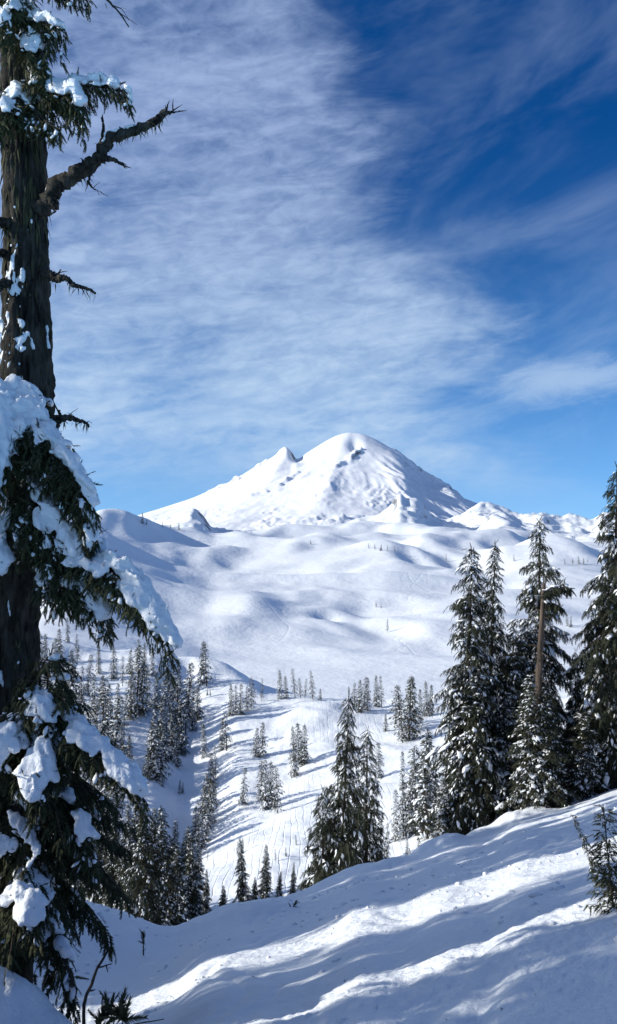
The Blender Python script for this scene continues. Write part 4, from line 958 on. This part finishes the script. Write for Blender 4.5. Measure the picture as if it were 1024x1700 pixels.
    bough(root, [(30, -70, 10.8), (70, -40, 10.4), (100, -20, 10.2), (150, 0, 10.1)], .32, 35, tiers=2, drop=.12, snow_r=(.05, .10))
    for k in range(14):   # crown above the frame
        a = k * 2.4; y0 = -120 - 48 * k; l = 150 - 8 * k
        bough(root, [(25, y0, 11), (25 + math.cos(a) * l * .5, y0 + 10, 11 + math.sin(a) * l / 270), (25 + math.cos(a) * l, y0 + 60, 11 + math.sin(a) * l / 135)], .40, 60 + k, tiers=1, sub=.12, snow_r=(.07, .12), voxel=.05, dust=0)
    to_local(root)
    return root
old_tree()

def young_fir():
    D = 9.7
    root = empty('young_fir', tuple(P(45, 1665, D))); tag(root, 'bushy young fir heaped with snow at the foot of the old trunk', 'tree')
    w, f, s, lum = conifer_parts(seed=301, H=3.75, R=1.1, nb=105, cb=.30, sub=.10, tw=.15, droop=.45, snow=.25, lump=(.06, .12), power=.55, e_lo=-30, e_hi=20, templates=TWIGS_FINE, trunk_r=.05, ntw=3, lean=.06, lumps_only=True, hang=.6)
    link('trunk', w.mesh('trunk'), M_BARK2, root)
    q = link('crown', f.mesh('crown', False), M_FOL_NEAR, root); q['kind'] = 'stuff'
    q = link('snow_load', remesh(lum, .028, 'snow_load'), M_SNOW_TREE, root); q['kind'] = 'stuff'
    kids = []
    S = dict(snow_r=(.05, .11), mat=M_FOL_NEAR, base_r=.022)
    kids.append(bough(root, [(70, 1170, 9.7), (120, 1205, 9.4), (170, 1250, 9.2), (215, 1295, 9.1), (246, 1338, 9.05)], .36, 41, tiers=2, **S))
    kids.append(bough(root, [(60, 1200, 9.7), (70, 1240, 9.3), (60, 1290, 9.0), (50, 1330, 8.9)], .5, 42, tiers=3, **S))
    kids.append(bough(root, [(55, 1160, 9.7), (70, 1175, 9.4), (80, 1200, 9.25)], .32, 43, tiers=2, **S))
    kids.append(bough(root, [(40, 1200, 9.7), (10, 1230, 9.3), (-15, 1270, 9.1)], .42, 44, tiers=2, snow_r=(.065, .135), mat=M_FOL_NEAR))
    kids.append(bough(root, [(50, 1440, 9.6), (45, 1470, 9.1), (40, 1500, 8.7), (60, 1540, 8.5)], .5, 45, tiers=3, snow_r=(.065, .135), mat=M_FOL_NEAR))
    kids.append(bough(root, [(60, 1480, 9.6), (85, 1540, 9.2), (105, 1590, 9.0), (125, 1640, 8.95)], .32, 46, tiers=3, snow=.2, mat=M_FOL_NEAR))
    kids.append(bough(root, [(60, 1300, 9.7), (120, 1350, 9.4), (145, 1400, 9.25), (160, 1435, 9.2)], .34, 47, tiers=3, snow=.3, mat=M_FOL_NEAR))
    kids.append(bough(root, [(40, 1330, 9.6), (20, 1380, 9.2), (-10, 1430, 9.0)], .5, 48, tiers=3, snow=.15, mat=M_FOL_NEAR))
    bpy.context.view_layer.update(); inv = root.matrix_world.inverted()
    for k in kids: k.matrix_parent_inverse = inv
young_fir()

# ------------------------------------------------------------------ small things at hand
def stick(name, label, pts, r0, r1, seed, kids=(), twigs=0, ground_px=None, cat='stick'):
    d0 = pts[0][2]; base = P(*pts[0]); gz = at_xy(S_NEAR, base[0], d0)
    W = [P(*p) for p in pts]; pth = smooth_path([W[0] + (0, 0, min(0, gz - W[0][2]) - .1)] + W, 14)
    b = Bag(); b.add(*tube(pth, np.linspace(r0, r1, 14), 8, .4, seed))
    for kp, kr in kids: b.add(*tube(smooth_path([P(*p) for p in kp], 6), np.linspace(kr, kr * .4, 6), 5, .3, seed))
    o = link(name, b.mesh(name), M_BARK); tag(o, label, cat)
    if twigs:
        rg = np.random.default_rng(seed); f = Bag(); a = [[], [], [], []]
        for _ in range(twigs):
            k = int(rg.integers(4, 14)); z = rg.uniform(.08, .2)
            a[0].append(pth[k]); a[1].append(unit(pth[-1] - pth[0]) + rg.normal(0, .7, 3)); a[2].append(rg.normal(0, 1, 3)); a[3].append((z, z, z))
        scatter(f, TWIGS_FINE, rg, *a); q = link('needles', f.mesh('needles', False), M_FOL_NEAR, o); q['kind'] = 'stuff'
    return o
stick('dead_stick', 'crooked dead stick leaning out of the snow beside the young fir', [(139, 1664, 8.2), (150, 1640, 8.2), (160, 1610, 8.15), (171, 1592, 8.1), (178, 1579, 8.1)], .022, .010, 3,
      kids=(([(163, 1606, 8.15), (172, 1604, 8.1), (186, 1600, 8.1)], .010), ([(176, 1603, 8.1), (179, 1614, 8.1)], .007), ([(150, 1645, 8.2), (158, 1643, 8.2)], .010)))
stick('fallen_branch', 'needled branch tip poking from the snow at the bottom left', [(165, 1700, 7.6), (175, 1686, 7.5), (190, 1680, 7.5), (203, 1692, 7.4)], .02, .008, 4, twigs=90, cat='branch')
stick('bare_twig', 'thin bare twig on the snow at the bottom edge', [(215, 1704, 7.5), (235, 1698, 7.5), (255, 1695, 7.5), (272, 1692, 7.5)], .008, .004, 5, cat='twig')
stick('needled_twig', 'little evergreen twig on the rounded snow lip below the middle pair', [(470, 1520, 26), (482, 1512, 26), (490, 1500, 26)], .03, .012, 6, twigs=40, cat='twig')
stick('sprig', 'tiny sprig standing in the shaded gully left of centre', [(238, 1572, 22), (239, 1562, 22), (238, 1550, 22)], .02, .008, 7, twigs=14, cat='twig')

YK = kind('sapling_fir', M_FOL_NEAR, seed=400, H=2.6, R=.62, nb=70, cb=.05, sub=.10, tw=.15, droop=.1, snow=.12, lump=(.03, .07), power=.8, e_lo=0, e_hi=45, templates=TWIGS_FINE, trunk_r=.03, gap=.3)
def sapling():
    D = 8.8
    b = P(1024, 1560, D); b[2] = min(b[2], at_xy(S_NEAR, b[0], D)) - .05
    plant(YK, b, P(1005, 1342, D)[2] - b[2], 1.0, 'small upright fir at the right edge of the ski run', None, .95, 'fir_sapling', (0, -0.09))
    b = P(1022, 1500, 9.6); b[2] = min(b[2], at_xy(S_NEAR, b[0], 9.6)) - .05; t = P(951, 1356, 9.6)
    plant(YK, b, float(np.linalg.norm(t - b)), 2.0, 'thin fir leaning left beside the upright sapling', None, .35, 'fir_sapling', (0, math.atan2(t[0] - b[0], t[2] - b[2])))
sapling()

def snag():
    D = 39.6; b = P(888, 1352, D); b[2] = at_xy(S_NEAR, b[0], D) - .3; t = P(903, 975, D)
    root = empty('dead_snag', tuple(b)); tag(root, 'bare brown broken-topped snag rising among the right-hand firs', 'tree')
    pth = smooth_path([b, b * .5 + t * .5 + np.array((-.08, 0, 0)), t], 40); w = Bag(); w.add(*tube(pth - b, np.linspace(.22, .10, 40), 12, .35, 9))
    rg = np.random.default_rng(6)
    for k in range(26):
        h = int(rg.integers(14, 39)); a = rg.uniform(0, 6.28); l = rg.uniform(.15, .7); q0 = pth[h] - b; dv = np.array((math.cos(a), math.sin(a), rg.uniform(-.5, .2)))
        w.add(*tube(np.array([q0, q0 + dv * l * .5, q0 + dv * l + (0, 0, -.06)]), (.035, .022, .008), 5))
    for k in range(5):
        a = k * 1.3; q0 = pth[-1] - b + np.array((math.cos(a), math.sin(a), 0)) * .05; w.add(*tube(np.array([q0 - (0, 0, .2), q0, q0 + (.02 * k, 0, .15 + .09 * k)]), (.05, .035, .004), 5))
    link('trunk', w.mesh('trunk'), M_SNAG, root)
    kids = []
    for i, (pts, wd) in enumerate((([(902, 985, 39.6), (918, 975, 39.3), (935, 972, 39.2), (949, 978, 39.1)], .45), ([(900, 1000, 39.6), (920, 1003, 39.3), (938, 1012, 39.2)], .35))):
        kids.append(bough(root, pts, wd, 80 + i, tw=.3, sub=.16, tiers=2, drop=.18, snow=.45, snow_r=(.06, .11), mat=M_FOL, voxel=.05, dust=0))
    bpy.context.view_layer.update(); inv = root.matrix_world.inverted()
    for k in kids: k.matrix_parent_inverse = inv
snag()

# ------------------------------------------------------------------ crumbs of snow and fallen needles on the run
def litter():
    rg = np.random.default_rng(55); bag = Bag(); a = [[], [], [], []]
    for _ in range(900):
        y = rg.uniform(6.5, 30); x = rg.uniform(-.30, .36) * y
        if perlin(np.array(x / 2.2), np.array(y / 3.0), 71) < .05: continue
        r = rg.uniform(.012, .05) * (1 if rg.random() < .9 else 1.8)
        a[0].append((x, y, at_xy(S_NEAR, x, y) + r * .1)); a[1].append(rg.normal(0, 1, 3) * (1, 1, .1)); a[2].append((0, 0, 1)); a[3].append((r * 1.3, r, r * .8))
    scatter(bag, LUMPS1, rg, *a); o = link('snow_crumbs', bag.mesh('snow_crumbs'), M_SNOW_NEAR); o['kind'] = 'stuff'
    tag(o, 'small crumbs of snow strewn over the ski run', 'snow')
    bag = Bag(); a = [[], [], [], []]
    for _ in range(260):
        y = rg.uniform(6.5, 26); x = rg.uniform(-.28, .36) * y
        if perlin(np.array(x / 1.6), np.array(y / 2.4), 75) < .12: continue
        l = rg.uniform(.03, .11)
        a[0].append((x, y, at_xy(S_NEAR, x, y) + .012)); a[1].append(rg.normal(0, 1, 3) * (1, 1, .15)); a[2].append(np.array((0, 0, 1)) + rg.normal(0, .3, 3)); a[3].append((l, l * .6, l))
    scatter(bag, TWIGS, rg, *a); o = link('needle_litter', bag.mesh('needle_litter', False), M_BARK2); o['kind'] = 'stuff'
    tag(o, 'bits of needles and bark scattered on the ski run', 'litter')
litter()
